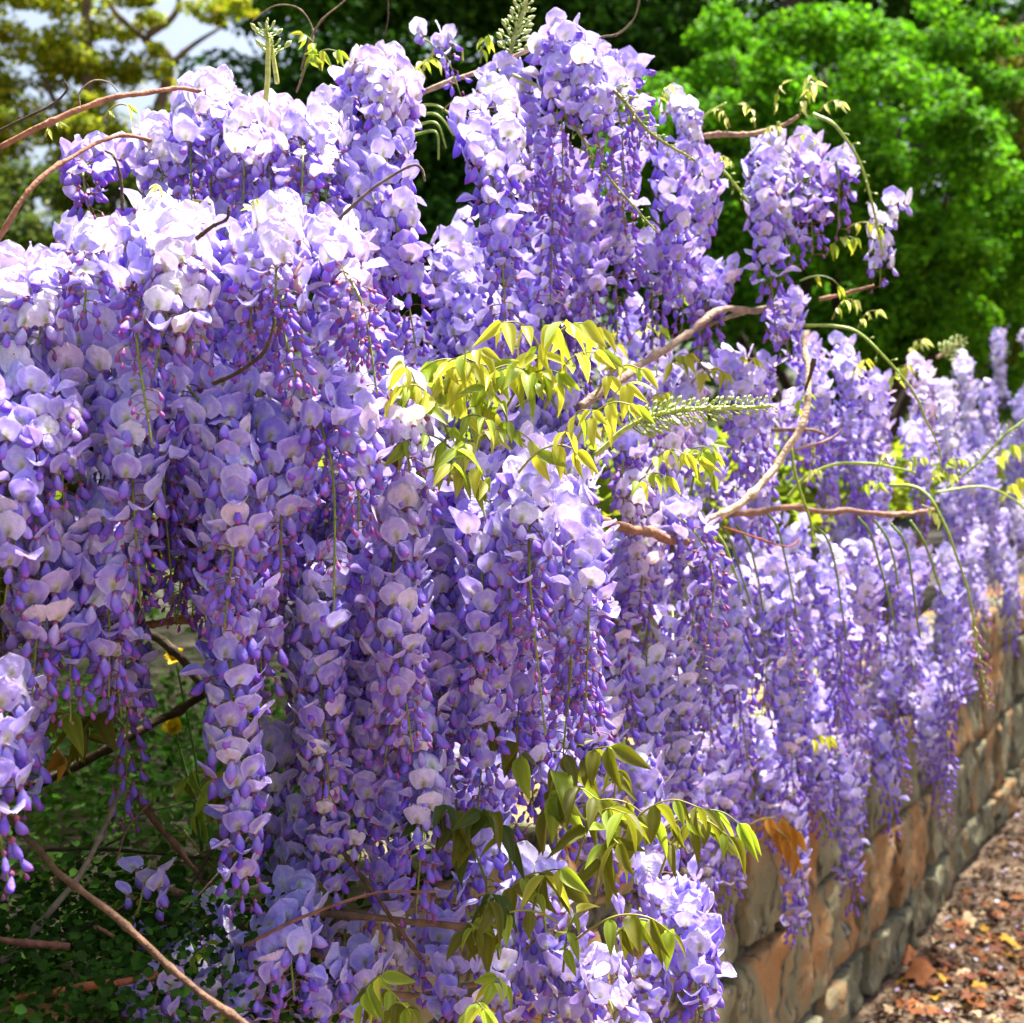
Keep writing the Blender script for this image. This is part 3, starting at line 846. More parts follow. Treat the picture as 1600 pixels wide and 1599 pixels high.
stem(V_MID, [(1240, 706, 1.45), (1290, 690, 1.48), (1315, 672, 1.5), (1318, 650, 1.5)], .0016, .0010, (.3, .2, .17), sides=5)
stem(V_MID, [(1205, 672, 1.5), (1260, 672, 1.5), (1290, 680, 1.55)], .0022, .0018, (.2, .13, .09))
stem(V_MID, [(1280, 468, 1.6), (1330, 455, 1.6), (1365, 447, 1.6)], .0024, .0016, (.24, .13, .08))
stem(V_MID, [(1085, 520, 1.44), (1160, 487, 1.5), (1215, 480, 1.55)], .0030, .0024, GREY)
# lower left tangle
stem(V_NEAR, [(-30, 1230, 1.05), (40, 1310, .9), (110, 1380, .80), (200, 1450, .77), (280, 1520, .76), (390, 1605, .74), (450, 1660, .73)], .0023, .0020, (.14, .08, .05))
stem(V_NEAR, [(-60, 1572, .86), (80, 1555, .86), (180, 1537, .86), (260, 1520, .88)], .0032, .0026, RED)
stem(V_NEAR, [(-40, 1545, .92), (40, 1465, .92), (110, 1380, .93), (160, 1300, .96), (190, 1240, 1.0)], .0030, .0018, GREY)
stem(V_NEAR, [(30, 1470, .96), (110, 1455, .96), (170, 1430, .98), (230, 1395, 1.0)], .0022, .0012, DARK, sides=5)
stem(V_NEAR, [(-30, 1462, .84), (40, 1472, .84), (110, 1480, .85)], .0020, .0026, (.16, .07, .05), sides=6)
stem(V_NEAR, [(150, 1450, .9), (190, 1475, .9), (240, 1520, .9)], .0014, .0010, BROWN, sides=5)
stem(V_NEAR, [(80, 1620, .86), (140, 1580, .86), (180, 1540, .87)], .0014, .0009, BROWN, sides=5)
stem(V_NEAR, [(210, 1230, 1.08), (270, 1310, 1.06), (330, 1400, 1.04), (400, 1470, 1.02)], .0030, .0018, (.17, .09, .05))
stem(V_NEAR, [(230, 1260, 1.12), (300, 1350, 1.1), (380, 1430, 1.08)], .0022, .0014, (.13, .07, .04), sides=5)
stem(V_NEAR, [(70, 1330, 1.1), (200, 1330, 1.1), (330, 1345, 1.1)], .0018, .0012, DARK, sides=5)
stem(V_NEAR, [(260, 1395, 1.0), (350, 1418, 1.0), (460, 1425, 1.0), (560, 1432, 1.0), (680, 1445, 1.0), (780, 1450, 1.0)], .0032, .0026, (.20, .12, .07))
stem(V_NEAR, [(380, 1480, .9), (480, 1430, .91), (580, 1400, .92), (690, 1393, .93)], .0014, .0008, (.17, .08, .06), sides=5)
stem(V_NEAR, [(480, 1490, .98), (560, 1530, .98), (640, 1560, .98), (740, 1545, 1.0), (800, 1520, 1.02)], .0026, .0018, (.22, .13, .07))
stem(V_NEAR, [(0, 1250, 1.25), (150, 1180, 1.25), (300, 1100, 1.3), (420, 1020, 1.35)], .0050, .0040, DARK)
stem(V_NEAR, [(180, 980, 1.3), (260, 1010, 1.3), (340, 1090, 1.3), (400, 1180, 1.25)], .0050, .0040, (.10, .075, .055))
stem(V_NEAR, [(230, 975, 1.15), (270, 968, 1.15), (310, 965, 1.15)], .0030, .0030, (.30, .17, .09))
stem(V_NEAR, [(520, 1300, 1.02), (600, 1420, .99), (660, 1500, .99)], .0020, .0014, (.14, .08, .05), sides=5)
tw = random.Random(77)
for k in range(18):
    x0, y0 = tw.uniform(-20, 420), tw.uniform(1230, 1520); Y0 = tw.uniform(.95, 1.35)
    dx = tw.choice((-1, 1)) * tw.uniform(60, 190); dy = tw.uniform(20, 150)
    stem(V_NEAR, [(x0, y0, Y0), (x0 + dx * .5 + tw.uniform(-12, 12), y0 + dy * .5 + tw.uniform(-15, 15), Y0 - .03), (x0 + dx, y0 + dy, Y0 - .05)], tw.uniform(.0009, .0018), .0006,
         tw.choice((DARK, BROWN, (.20, .13, .07), (.12, .07, .045))), sides=5)
# green shoots and bare flower stalks
def shoot(v, pts, r0=.0017, r1=.0009, col=GREEN, buds=0, bud_kind='tiny', bs=1.0, t0=.3):
    o = stem(v, pts, r0, r1, col, name='shoot', mat=M_STALK, sides=6, knots=False)
    if buds:
        pp = catmull([P(*p) for p in pts], 40)
        items = []
        for i in range(buds):
            t = t0 + (1 - t0) * i / buds
            k = t * 39; a = min(38, int(k)); p = pp[a] * (1 - k + a) + pp[a + 1] * (k - a)
            T = unit(pp[a + 1] - pp[a])
            ref = np.array([1.0, 0, 0]) if abs(T[0]) < .8 else np.array([0, 1.0, 0])
            aa = unit(np.cross(T, ref)); bb = np.cross(T, aa)
            az = i * GOLD
            od = unit(math.cos(az) * aa + math.sin(az) * bb + T * .5)
            z = unit(-T - od * (-T @ od))
            R = np.stack([od, np.cross(z, od), z], 1) * bs * (1.15 - .6 * (t - t0) / (1 - t0)) * fr.uniform(.8, 1.15)
            arr = TPL[bud_kind, 1, 0]
            items.append((arr[fr.randrange(len(arr))], R, p - np.array(o.location) - np.array(v.location), np.array((.85, 1.35, .55)) if bud_kind == 'tiny' else np.ones(3)))
        V, F, C = join_instances(items)
        b = link('buds', make_mesh('buds', V, F, C, [M_STALK]), o); b['kind'] = 'stuff'
    return o
shoot(V_MID, [(800, 118, 1.22), (850, 145, 1.2), (900, 205, 1.17), (960, 290, 1.15), (1025, 365, 1.14)], .0018, .0010, OLIVE, 44, t0=.35)
shoot(V_MID, [(920, 115, 1.2), (970, 150, 1.18), (1020, 210, 1.18), (1085, 255, 1.2)], .0020, .0012, OLIVE, 44, t0=.2)
shoot(V_MID, [(1270, 178, 1.52), (1310, 200, 1.5), (1345, 260, 1.5), (1365, 330, 1.5), (1380, 400, 1.52)], .0021, .0014, GREEN, 20)
shoot(V_MID, [(1080, 215, 1.5), (1105, 180, 1.5), (1135, 162, 1.5)], .0018, .0012, GREEN)
shoot(V_MID, [(1108, 250, 1.46), (1140, 280, 1.45), (1170, 320, 1.45)], .0018, .0014, GREEN, 12)
shoot(V_MID, [(1215, 190, 1.52), (1216, 220, 1.52), (1215, 250, 1.52)], .0020, .0018, GREEN)
shoot(V_MID, [(1255, 510, 1.5), (1330, 515, 1.48), (1380, 555, 1.46), (1425, 610, 1.46), (1460, 680, 1.48), (1470, 720, 1.5)], .0019, .0011, GREEN, 10)
shoot(V_MID, [(1390, 760, 1.66), (1440, 768, 1.62), (1480, 830, 1.6), (1510, 920, 1.6), (1530, 1020, 1.6), (1546, 1110, 1.62)], .0024, .0012, GREEN, 26, 'young', 1.0, .72)
shoot(V_MID, [(1480, 765, 1.75), (1530, 722, 1.72), (1570, 680, 1.7), (1625, 640, 1.7)], .0020, .0016, GREEN, 36, 'tiny', 1.2, .1)
shoot(V_MID, [(1460, 770, 1.8), (1530, 760, 1.8), (1580, 780, 1.8), (1630, 820, 1.8)], .0020, .0014, GREEN)
shoot(V_MID, [(1230, 780, 1.5), (1260, 745, 1.5), (1310, 725, 1.5), (1370, 725, 1.52), (1430, 740, 1.55)], .0022, .0016, GREEN)
shoot(V_MID, [(1237, 700, 1.42), (1248, 760, 1.42), (1268, 820, 1.43), (1272, 850, 1.44)], .0019, .0014, GREEN)
for xx, yy in ((1120, 815), (1150, 822), (1195, 800), (1275, 820), (1340, 810), (1365, 815), (1390, 820), (1420, 815)):
    shoot(V_MID, [(xx, yy, 1.5), (xx + 25, yy + 40, 1.5), (xx + 45 + fr.uniform(-10, 20), yy + 130 + fr.uniform(-30, 60), 1.56)], .0017, .0012, (.14, .22, .04))
shoot(V_MID, [(1095, 810, 1.36), (1130, 850, 1.34), (1160, 925, 1.34)], .0022, .0014, GREEN)
shoot(V_MID, [(930, 715, 1.16), (985, 668, 1.15), (1050, 648, 1.14), (1120, 640, 1.14), (1205, 632, 1.15)], .0026, .0018, (.34, .42, .08), 120, 'tiny', 1.45, .25)
shoot(V_MID, [(795, 110, 1.26), (802, 60, 1.26), (815, 20, 1.26), (822, -20, 1.26)], .0026, .0018, (.36, .40, .12), 60, 'tiny', 1.5, .15)
shoot(V_MID, [(1465, 560, 2.3), (1485, 545, 2.3), (1505, 530, 2.3)], .0030, .0020, (.36, .22, .16), 40, 'tiny', 1.8, .1)
shoot(V_NEAR, [(415, 160, 1.1), (418, 100, 1.1), (418, 60, 1.1), (415, 45, 1.1)], .0026, .0018, (.40, .44, .10), 14, 'tiny', 1.4, .6)
shoot(V_NEAR, [(432, 130, 1.12), (428, 95, 1.12), (425, 70, 1.12)], .0022, .0016, (.40, .44, .10), 10, 'tiny', 1.4, .6)
for k in range(4):
    shoot(V_MID, [(640, 170 + 14 * k, 1.3), (680, 165 + 14 * k, 1.28), (720 - 12 * k, 195 + 18 * k, 1.28)], .0016, .0010, GREEN)
shoot(V_MID, [(660, 110, 1.3), (690, 70, 1.28), (720, 75, 1.28), (725, 95, 1.28)], .0018, .0010, (.34, .36, .08))

# ------------------------------------------------------------------ compound leaves
def leaflet_arrays(seed, length, width, fold, droop, cols):
    r = random.Random(seed)
    nu, nv = 5, 8
    V, C = [], []
    for i in range(nv):
        v = i / (nv - 1)
        half = (math.sin(math.pi * v ** .72) ** .85) * (1 - .35 * v) if 0 < i < nv - 1 else .02
        for j in range(nu):
            u = -1 + 2 * j / (nu - 1)
            x = v * length
            y = u * half * width / 2 * math.cos(fold * abs(u))
            z = abs(u) * half * width / 2 * math.sin(fold) - droop * length * v * v + .0012 * math.sin(9 * v + 3 * u + seed)
            V.append((x, y, z))
            c = np.array(cols[0]) * (1 - v * .3) + np.array(cols[1]) * v * .3
            if j == nu // 2: c = c * .6 + np.array(cols[2]) * .4
            if abs(u) == 1: c = c * .5 + np.array(cols[2]) * .5
            C.append(c)
    return np.array(V), frame_tris(nu, nv), np.array(C)
LCOL = {
 'y': [(.40, .42, .025), (.46, .30, .03), (.62, .66, .16)],
 'g': [(.22, .32, .02), (.34, .30, .025), (.42, .56, .09)],
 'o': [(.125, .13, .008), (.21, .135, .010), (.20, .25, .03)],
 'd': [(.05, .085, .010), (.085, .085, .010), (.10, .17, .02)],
 'b': [(.46, .20, .02), (.50, .15, .02), (.55, .30, .05)],
 'p': [(.48, .52, .14), (.42, .48, .10), (.72, .76, .40)],
}
LEAF_ME = {}
for k, cols in LCOL.items():
    LEAF_ME[k] = []
    for i in range(4):
        V, F, C = leaflet_arrays(i, 1.0, .46 + .035 * i, (.35, .6, .9, .5)[i], (.25, .1, .3, .4)[i], cols)
        LEAF_ME[k].append(make_mesh('leaflet', V, F, C * (0.9 + .08 * i), [M_LEAF]))

lr = random.Random(21)
def compound_leaf(v, x, y, Y, ang, length, size, col, pairs=4, curl=.8):
    """petiole leaves (x, y, Y) at angle ang (degrees, 0 = picture right, 90 = up), arches over; leaflets hang from it"""
    a = math.radians(ang)
    d = np.array([math.cos(a), lr.uniform(-.5, .1), math.sin(a)])
    p0 = P(x, y, Y)
    pts = [p0]
    dirn = unit(d); p = p0.copy()
    for i in range(4):
        p = p + dirn * length / 4
        pts.append(p.copy())
        dirn = unit(dirn + np.array([0, 0, -curl * (.35 + .2 * i)]))
    path = catmull(pts, 16)
    V, F = tube(path - p0, np.linspace(.0011, .0005, 16), 5)
    stalk_c = np.array((.24, .22, .04)) if col in 'yopb' else np.array((.12, .16, .03))
    leaf = link('leaf', make_mesh('leaf', V, F, np.tile(stalk_c, (len(V), 1)), [M_STALK]), v)
    leaf.location = p0 - np.array(v.location)
    ts = np.linspace(.38, .95, pairs)
    spots = [(t, s) for t in ts for s in (-1, 1)] + [(1.0, 0)]
    for t, s in spots:
        k = t * 15; i = min(14, int(k)); q = path[i] * (1 - k + i) + path[i + 1] * (k - i)
        T = unit(path[i + 1] - path[i])
        side = unit(np.cross(T, (0, 0, 1.0)))
        dr = unit(T * .35 + side * s * lr.uniform(.2, 1.2) + np.array([lr.uniform(-.3, .3), lr.uniform(-.4, .2), -lr.uniform(.3, 1.5)]))
        if s == 0: dr = unit(T + np.array([0, 0, -.6]))
        up = unit(side * s * .6 + T * -.2 + np.array([lr.uniform(-.6, .6), -.9 * lr.random(), .5]))
        up = unit(up - dr * (up @ dr)); yy = np.cross(up, dr)
        sz = size * lr.uniform(.6, 1.15) * (1 - .25 * abs(t - .6))
        R = np.stack([dr, yy, up], 1) * sz
        m4 = Matrix([[*R[0], q[0] - p0[0]], [*R[1], q[1] - p0[1]], [*R[2], q[2] - p0[2]], [0, 0, 0, 1]])
        cc = col
        if lr.random() < .2: cc = {'y': 'g', 'g': 'y', 'o': 'g', 'd': 'o', 'b': 'b', 'p': 'g'}[col]
        link('leaflet', LEAF_ME[cc][lr.randrange(4)], leaf, m4)

LEAVES = [
 # bright sprays in the middle
 (V_MID, 830, 620, 1.10, 80, .10, .044, 'y', 4), (V_MID, 850, 640, 1.08, 70, .075, .036, 'y', 4), (V_MID, 780, 660, 1.07, 120, .07, .036, 'y', 4),
 (V_MID, 700, 680, 1.06, 110, .075, .040, 'y', 4), (V_MID, 660, 680, 1.05, 95, .07, .038, 'y', 3), (V_MID, 740, 700, 1.06, 85, .07, .038, 'g', 4),
 (V_MID, 900, 690, 1.07, 60, .065, .034, 'y', 3), (V_MID, 870, 720, 1.05, 75, .07, .034, 'y', 3), (V_MID, 800, 700, 1.06, 100, .06, .034, 'g', 3),
 (V_MID, 720, 720, 1.04, 130, .06, .034, 'g', 3), (V_MID, 760, 780, 1.03, 100, .04, .028, 'g', 3), (V_MID, 930, 620, 1.14, 60, .06, .03, 'y', 3),
 (V_MID, 660, 620, 1.08, 60, .07, .036, 'y', 4), (V_MID, 840, 560, 1.12, 55, .07, .042, 'y', 4), (V_MID, 690, 640, 1.07, 75, .07, .036, 'y', 4), (V_MID, 790, 640, 1.09, 60, .07, .036, 'g', 4),
 (V_MID, 1080, 770, 1.22, 80, .06, .032, 'g', 4), (V_MID, 1010, 740, 1.2, 60, .06, .032, 'y', 3), (V_MID, 1060, 720, 1.25, 45, .05, .03, 'g', 3),
 (V_MID, 1040, 590, 1.45, 70, .05, .03, 'y', 3), (V_MID, 980, 540, 1.42, 60, .05, .03, 'p', 3), (V_MID, 1060, 480, 1.5, 80, .05, .03, 'y', 3), (V_MID, 1130, 590, 1.5, 60, .05, .03, 'y', 3),
 (V_MID, 1240, 660, 1.6, 80, .05, .03, 'g', 3), (V_MID, 1330, 600, 1.75, 80, .05, .03, 'y', 3), (V_MID, 1390, 610, 1.8, 80, .06, .032, 'y', 3),
 (V_MID, 640, 640, 1.07, 30, .08, .036, 'y', 4), (V_MID, 730, 610, 1.09, 40, .08, .038, 'y', 4), (V_MID, 770, 600, 1.1, 140, .08, .036, 'y', 4), (V_MID, 690, 700, 1.05, 60, .06, .032, 'g', 3), (V_MID, 810, 740, 1.04, 50, .06, .032, 'y', 3),
 (V_MID, 650, 740, 1.05, 20, .06, .03, 'g', 3), (V_MID, 870, 640, 1.08, 120, .07, .036, 'g', 4), (V_MID, 940, 690, 1.1, 80, .06, .034, 'y', 3), (V_MID, 860, 590, 1.1, 110, .08, .042, 'y', 3), (V_MID, 700, 760, 1.02, 80, .05, .028, 'g', 3), (V_MID, 820, 690, 1.06, 150, .06, .03, 'p', 3), (V_MID, 750, 690, 1.06, 30, .05, .028, 'p', 3),
 (V_MID, 980, 780, 1.2, 60, .06, .03, 'g', 3), (V_MID, 1120, 770, 1.24, 100, .05, .03, 'g', 3), (V_MID, 1000, 660, 1.3, 70, .05, .03, 'y', 3), (V_MID, 1080, 600, 1.44, 50, .05, .03, 'y', 3), (V_MID, 960, 600, 1.4, 90, .05, .03, 'y', 3),
 # downy young leaves on the isolated cane
 (V_MID, 1140, 200, 1.5, 110, .035, .018, 'p', 3), (V_MID, 1180, 200, 1.5, 100, .035, .018, 'p', 3), (V_MID, 1210, 180, 1.5, 85, .04, .020, 'p', 3), (V_MID, 1250, 180, 1.5, 80, .045, .022, 'p', 3),
 (V_MID, 1280, 175, 1.5, 50, .035, .018, 'p', 3), (V_MID, 1190, 215, 1.5, 60, .03, .016, 'p', 3), (V_MID, 1110, 250, 1.48, 20, .03, .016, 'p', 3), (V_MID, 1240, 215, 1.5, 20, .03, .016, 'p', 2), (V_MID, 1265, 160, 1.52, 95, .04, .022, 'p', 3),
 (V_MID, 1320, 360, 1.55, 30, .05, .028, 'y', 3), (V_MID, 1290, 400, 1.55, 60, .05, .028, 'g', 3), (V_MID, 1300, 500, 1.6, 70, .05, .024, 'p', 3), (V_MID, 1340, 515, 1.6, 70, .04, .02, 'p', 3), (V_MID, 1250, 440, 1.58, 20, .06, .022, 'g', 2),
 (V_MID, 1410, 735, 1.55, 60, .035, .02, 'p', 3), (V_MID, 1370, 735, 1.52, 70, .035, .02, 'p', 3), (V_MID, 1450, 755, 1.6, 50, .04, .022, 'p', 3), (V_MID, 1260, 760, 1.5, 80, .04, .02, 'p', 3), (V_MID, 1440, 790, 1.6, -20, .03, .018, 'p', 3), (V_MID, 1470, 740, 1.6, 60, .04, .02, 'g', 3), (V_MID, 1340, 770, 1.6, 60, .04, .024, 'g', 3),
 (V_FAR, 1560, 800, 2.4, 80, .12, .05, 'y', 4), (V_FAR, 1590, 820, 2.4, 60, .12, .05, 'y', 4), (V_FAR, 1550, 740, 2.5, 70, .10, .05, 'y', 4), (V_FAR, 1420, 560, 2.3, 80, .06, .03, 'p', 3),
 # crown tufts
 (V_NEAR, 330, 320, .96, 160, .03, .018, 'p', 3), (V_NEAR, 255, 330, .98, 90, .03, .02, 'p', 3), (V_NEAR, 395, 345, .92, 80, .025, .016, 'p', 3), (V_NEAR, 470, 120, 1.14, 60, .05, .022, 'g', 3), (V_NEAR, 500, 110, 1.14, 100, .04, .022, 'g', 3),
 (V_MID, 640, 130, 1.28, 60, .05, .024, 'g', 4), (V_MID, 690, 175, 1.27, 40, .05, .022, 'p', 3), (V_MID, 750, 100, 1.28, 80, .04, .02, 'g', 3), (V_MID, 1030, 170, 1.42, 80, .03, .018, 'p', 3), (V_NEAR, 160, 190, 1.0, 60, .03, .014, 'p', 2), (V_NEAR, 70, 215, .99, 70, .02, .012, 'p', 2),
 # dark lower sprays
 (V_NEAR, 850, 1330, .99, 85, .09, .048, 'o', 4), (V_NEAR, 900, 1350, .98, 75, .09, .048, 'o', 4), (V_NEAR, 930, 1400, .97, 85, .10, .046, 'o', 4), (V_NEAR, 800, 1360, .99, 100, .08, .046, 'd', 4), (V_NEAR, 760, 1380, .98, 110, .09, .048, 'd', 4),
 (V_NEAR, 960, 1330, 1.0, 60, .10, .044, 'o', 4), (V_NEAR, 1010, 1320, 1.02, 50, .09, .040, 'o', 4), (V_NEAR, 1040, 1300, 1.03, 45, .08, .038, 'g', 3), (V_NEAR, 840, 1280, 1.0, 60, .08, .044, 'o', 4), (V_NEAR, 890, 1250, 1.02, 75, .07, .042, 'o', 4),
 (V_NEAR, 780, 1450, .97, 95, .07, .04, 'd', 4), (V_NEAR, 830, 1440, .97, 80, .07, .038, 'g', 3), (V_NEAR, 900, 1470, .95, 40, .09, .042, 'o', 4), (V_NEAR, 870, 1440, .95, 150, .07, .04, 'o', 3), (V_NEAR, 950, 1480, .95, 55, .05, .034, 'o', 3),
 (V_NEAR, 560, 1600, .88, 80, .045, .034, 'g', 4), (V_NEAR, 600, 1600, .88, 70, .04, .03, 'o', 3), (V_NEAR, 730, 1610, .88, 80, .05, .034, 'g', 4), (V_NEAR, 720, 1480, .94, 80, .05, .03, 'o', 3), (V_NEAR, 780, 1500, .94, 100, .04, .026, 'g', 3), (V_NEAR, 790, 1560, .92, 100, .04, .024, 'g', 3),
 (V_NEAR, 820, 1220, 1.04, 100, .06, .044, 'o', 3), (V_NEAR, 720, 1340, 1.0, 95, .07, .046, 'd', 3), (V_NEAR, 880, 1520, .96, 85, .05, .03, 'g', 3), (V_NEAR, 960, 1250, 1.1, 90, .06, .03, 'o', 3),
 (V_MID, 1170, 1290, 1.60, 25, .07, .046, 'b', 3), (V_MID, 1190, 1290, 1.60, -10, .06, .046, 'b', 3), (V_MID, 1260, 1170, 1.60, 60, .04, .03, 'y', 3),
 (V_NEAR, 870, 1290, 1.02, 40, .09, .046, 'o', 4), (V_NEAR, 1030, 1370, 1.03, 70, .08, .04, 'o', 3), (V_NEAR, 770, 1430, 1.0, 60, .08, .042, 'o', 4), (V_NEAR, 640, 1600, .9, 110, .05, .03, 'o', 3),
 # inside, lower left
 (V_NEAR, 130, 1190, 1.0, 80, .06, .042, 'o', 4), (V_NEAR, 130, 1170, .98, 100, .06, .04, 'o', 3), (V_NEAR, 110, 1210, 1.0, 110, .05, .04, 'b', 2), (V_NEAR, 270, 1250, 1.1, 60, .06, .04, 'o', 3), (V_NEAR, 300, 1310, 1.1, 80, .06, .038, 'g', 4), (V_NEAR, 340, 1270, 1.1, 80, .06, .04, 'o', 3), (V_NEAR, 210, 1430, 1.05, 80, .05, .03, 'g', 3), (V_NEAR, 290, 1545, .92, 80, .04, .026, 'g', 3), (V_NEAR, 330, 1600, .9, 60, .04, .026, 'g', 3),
]
for L_ in LEAVES:
    L_ = list(L_)
    if 470 < L_[2] < 790 and L_[1] < 950 and L_[0] is V_MID: L_[3] -= .08
    L_[6] *= .82; L_[5] *= .9
    compound_leaf(*L_)

# ------------------------------------------------------------------ yellow flowers in the bed
def yellow_flower(x, y, Y, size):
    top = P(x, y, Y)
    zb = .52
    base = np.array([top[0] + .02, top[1] + .03, zb])
    root = empty('yellow_flower', base)
    A = Acc()
    V, F = tube(catmull([(0, 0, 0), (top - base) * .5 + (.012, 0, 0), top - base], 12), np.linspace(.0018, .0012, 12), 5)
    A.add(V, F, (.10, .20, .03))
    link('stem', A.mesh('stem', [M_STALK]), root)
    c = top - base
    for k in range(5):
        an = k * 2 * math.pi / 5 + fr.random()
        V, F, C = leaflet_arrays(k, size, size * 1.25, .25, -.35, [(.80, .58, .01), (.85, .62, .02), (.85, .66, .03)])
        n_ = unit((fr.uniform(-.3, .3), -.9, .55))
        a = unit(np.cross(n_, (1, 0, 0))); b = np.cross(n_, a)
        dr = unit(math.cos(an) * a + math.sin(an) * b + n_ * .35); yy = unit(np.cross(n_, dr)); up = np.cross(dr, yy)
        R = np.stack([dr, yy, up], 1)
        link('petal', make_mesh('petal', V @ R.T + c, F, C, [M_LEAF]), root)
    A = Acc(); pod_part(A, c - np.array([0, -.001, 0]), (0, -.8, .5), .007, .007, .007, 4, 6, [(.6, .45, .02), (.75, .5, .02), (.55, .4, .02)])
    link('centre', A.mesh('centre', [M_STALK]), root)
    return root
YF = [(274, 1028, 1.32, .013, 'small yellow flower highest in the gap between the racemes, over dark canes'),
      (272, 1137, 1.30, .014, 'yellow flower low in the gap between the racemes, above the undergrowth'),
      (475, 1105, 1.34, .013, 'yellow flower half hidden behind the long hanging racemes'),
      (478, 1037, 1.36, .010, 'tiny yellow bloom peeking out beside a thin green stem between racemes')]
for x_, y_, Y_, s_, lab in YF:
    tag(yellow_flower(x_, y_, Y_, s_), lab, 'flower', 'yellow flowers in the bed')

# ------------------------------------------------------------------ ground cover in the bed
def leaf_field(n, posfun, size, cols, tilt=.6, seed=0, elong=.7, rnd=False):
    r = np.random.RandomState(seed)
    p, nrm = posfun(r, n)
    n = len(p)
    nrm = nrm + r.normal(0, tilt, (n, 3)); nrm /= np.linalg.norm(nrm, axis=1)[:, None]
    t = r.normal(0, 1, (n, 3)); t -= nrm * (t * nrm).sum(1)[:, None]; t /= np.linalg.norm(t, axis=1)[:, None]
    b = np.cross(nrm, t)
    s = size * r.uniform(.6, 1.3, n)[:, None]
    fold = r.uniform(.05, .25, n)[:, None]
    v0 = p - t * s * .5; v2 = p + t * s * .5 - nrm * s * .12
    m = p + t * s * .02
    v1 = m + b * s * elong * .5 + nrm * s * fold; v3 = m - b * s * elong * .5 + nrm * s * fold
    if rnd:
        q1 = p - t * s * .25; q2 = p + t * s * .30 - nrm * s * .05
        w_ = b * s * elong * .46; h_ = nrm * s * fold * .8
        V = np.stack([v0, q1 + w_ + h_, q2 + w_ + h_, v2, q2 - w_ + h_, q1 - w_ + h_], 1).reshape(-1, 3)
        k = np.arange(n)[:, None] * 6
        F = np.concatenate([k + [0, 1, 2], k + [0, 2, 3], k + [0, 3, 4], k + [0, 4, 5]], 0)
    else:
        V = np.stack([v0, v1, v2, v3], 1).reshape(-1, 3)
        k = np.arange(n)[:, None] * 4
        F = np.concatenate([k + [0, 1, 2], k + [0, 2, 3]], 0)
    cols = np.array(cols)
    ci = r.randint(0, len(cols), n)
    C = cols[ci] * r.uniform(.75, 1.25, (n, 1))
    return V, F, np.repeat(C, 6 if rnd else 4, 0)

def bedpos(r, n):
    s = r.uniform(-.5, 2.2, n); q = -.02 - 3.4 * r.random_sample(n) ** 1.4
    p = W0[None] + WD[None] * s[:, None] + WN[None] * q[:, None]
    clump = np.array([mnoise.noise(Vector((a[0] * 6, a[1] * 6, 0))) for a in p])
    p[:, 2] = .52 + r.random_sample(n) ** 1.5 * (.12 + .10 * np.clip(clump, -.6, 1))
    return p, np.tile([0, -.25, 1.0], (n, 1))
V, F, C = leaf_field(60000, bedpos, .0125, [(.03, .09, .010), (.04, .12, .012), (.022, .065, .010), (.05, .10, .015)], .5, 5, .85, True)
def backpos(r, n):
    s = r.uniform(-1.5, 5, n); q = -1.8 - 6 * r.random_sample(n)
    p = W0[None] + WD[None] * s[:, None] + WN[None] * q[:, None]
    p[:, 2] = .38 + r.random_sample(n) * .42
    return p, np.tile([0, -.25, 1.0], (n, 1))
V2, F2, C2 = leaf_field(16000, backpos, .05, [(.03, .085, .010), (.04, .10, .012), (.022, .06, .010)], .5, 16, .7)
F = np.concatenate([F, F2 + len(V)]); V = np.concatenate([V, V2]); C = np.concatenate([C, C2])
def toppos(r, n):
    s = r.uniform(-.5, 1.12, n); q = r.uniform(-.20, .05, n)
    p = W0[None] + WD[None] * s[:, None] + WN[None] * q[:, None]
    p[:, 2] = .60 + r.random_sample(n) ** 1.4 * .09 - np.clip(q, 0, 1) * 1.2
    return p, np.tile([0, -.25, 1.0], (n, 1))
V2, F2, C2 = leaf_field(34000, toppos, .0066, [(.024, .075, .008), (.032, .095, .010), (.018, .05, .008)], .5, 6, .85, True)
F = np.concatenate([F, F2 + len(V)]); V = np.concatenate([V, V2]); C = np.concatenate([C, C2])
tag(link('ground_cover', make_mesh('ground_cover', V, F, C, [M_FOL])), 'dark green low leafy undergrowth filling the bed behind the wall', 'ground cover', kind='stuff')

# ------------------------------------------------------------------ hidden leaf layer added to the vines to shade the bed
def CANOPY(v, s0, s1, n, seed):
    def f(r, n):
        s = r.uniform(s0, s1, n); q = -.14 - 3.0 * r.random_sample(n) ** 1.3
        p = W0[None] + WD[None] * s[:, None] + WN[None] * q[:, None]
        cl = np.array([mnoise.noise(Vector((a[0] * 5, a[1] * 5, 0))) for a in p])
        p[:, 2] = .90 + .16 * r.random_sample(n) + .08 * cl
        return p, np.tile([0, 0, 1.0], (n, 1))
    V, F, C = leaf_field(n, f, .058, [(.20, .28, .02), (.26, .30, .025), (.13, .20, .015)], .5, seed, .45)
    o = link('shade_canopy', make_mesh('shade_canopy', V - np.array(v.location), F, C, [M_LEAF]), v)
    o['kind'] = 'stuff'
CANOPY(V_NEAR, -1.2, 1.5, 20000, 61); CANOPY(V_MID, 1.5, 3.2, 14000, 62); CANOPY(V_FAR, 3.2, 6.0, 14000, 63)

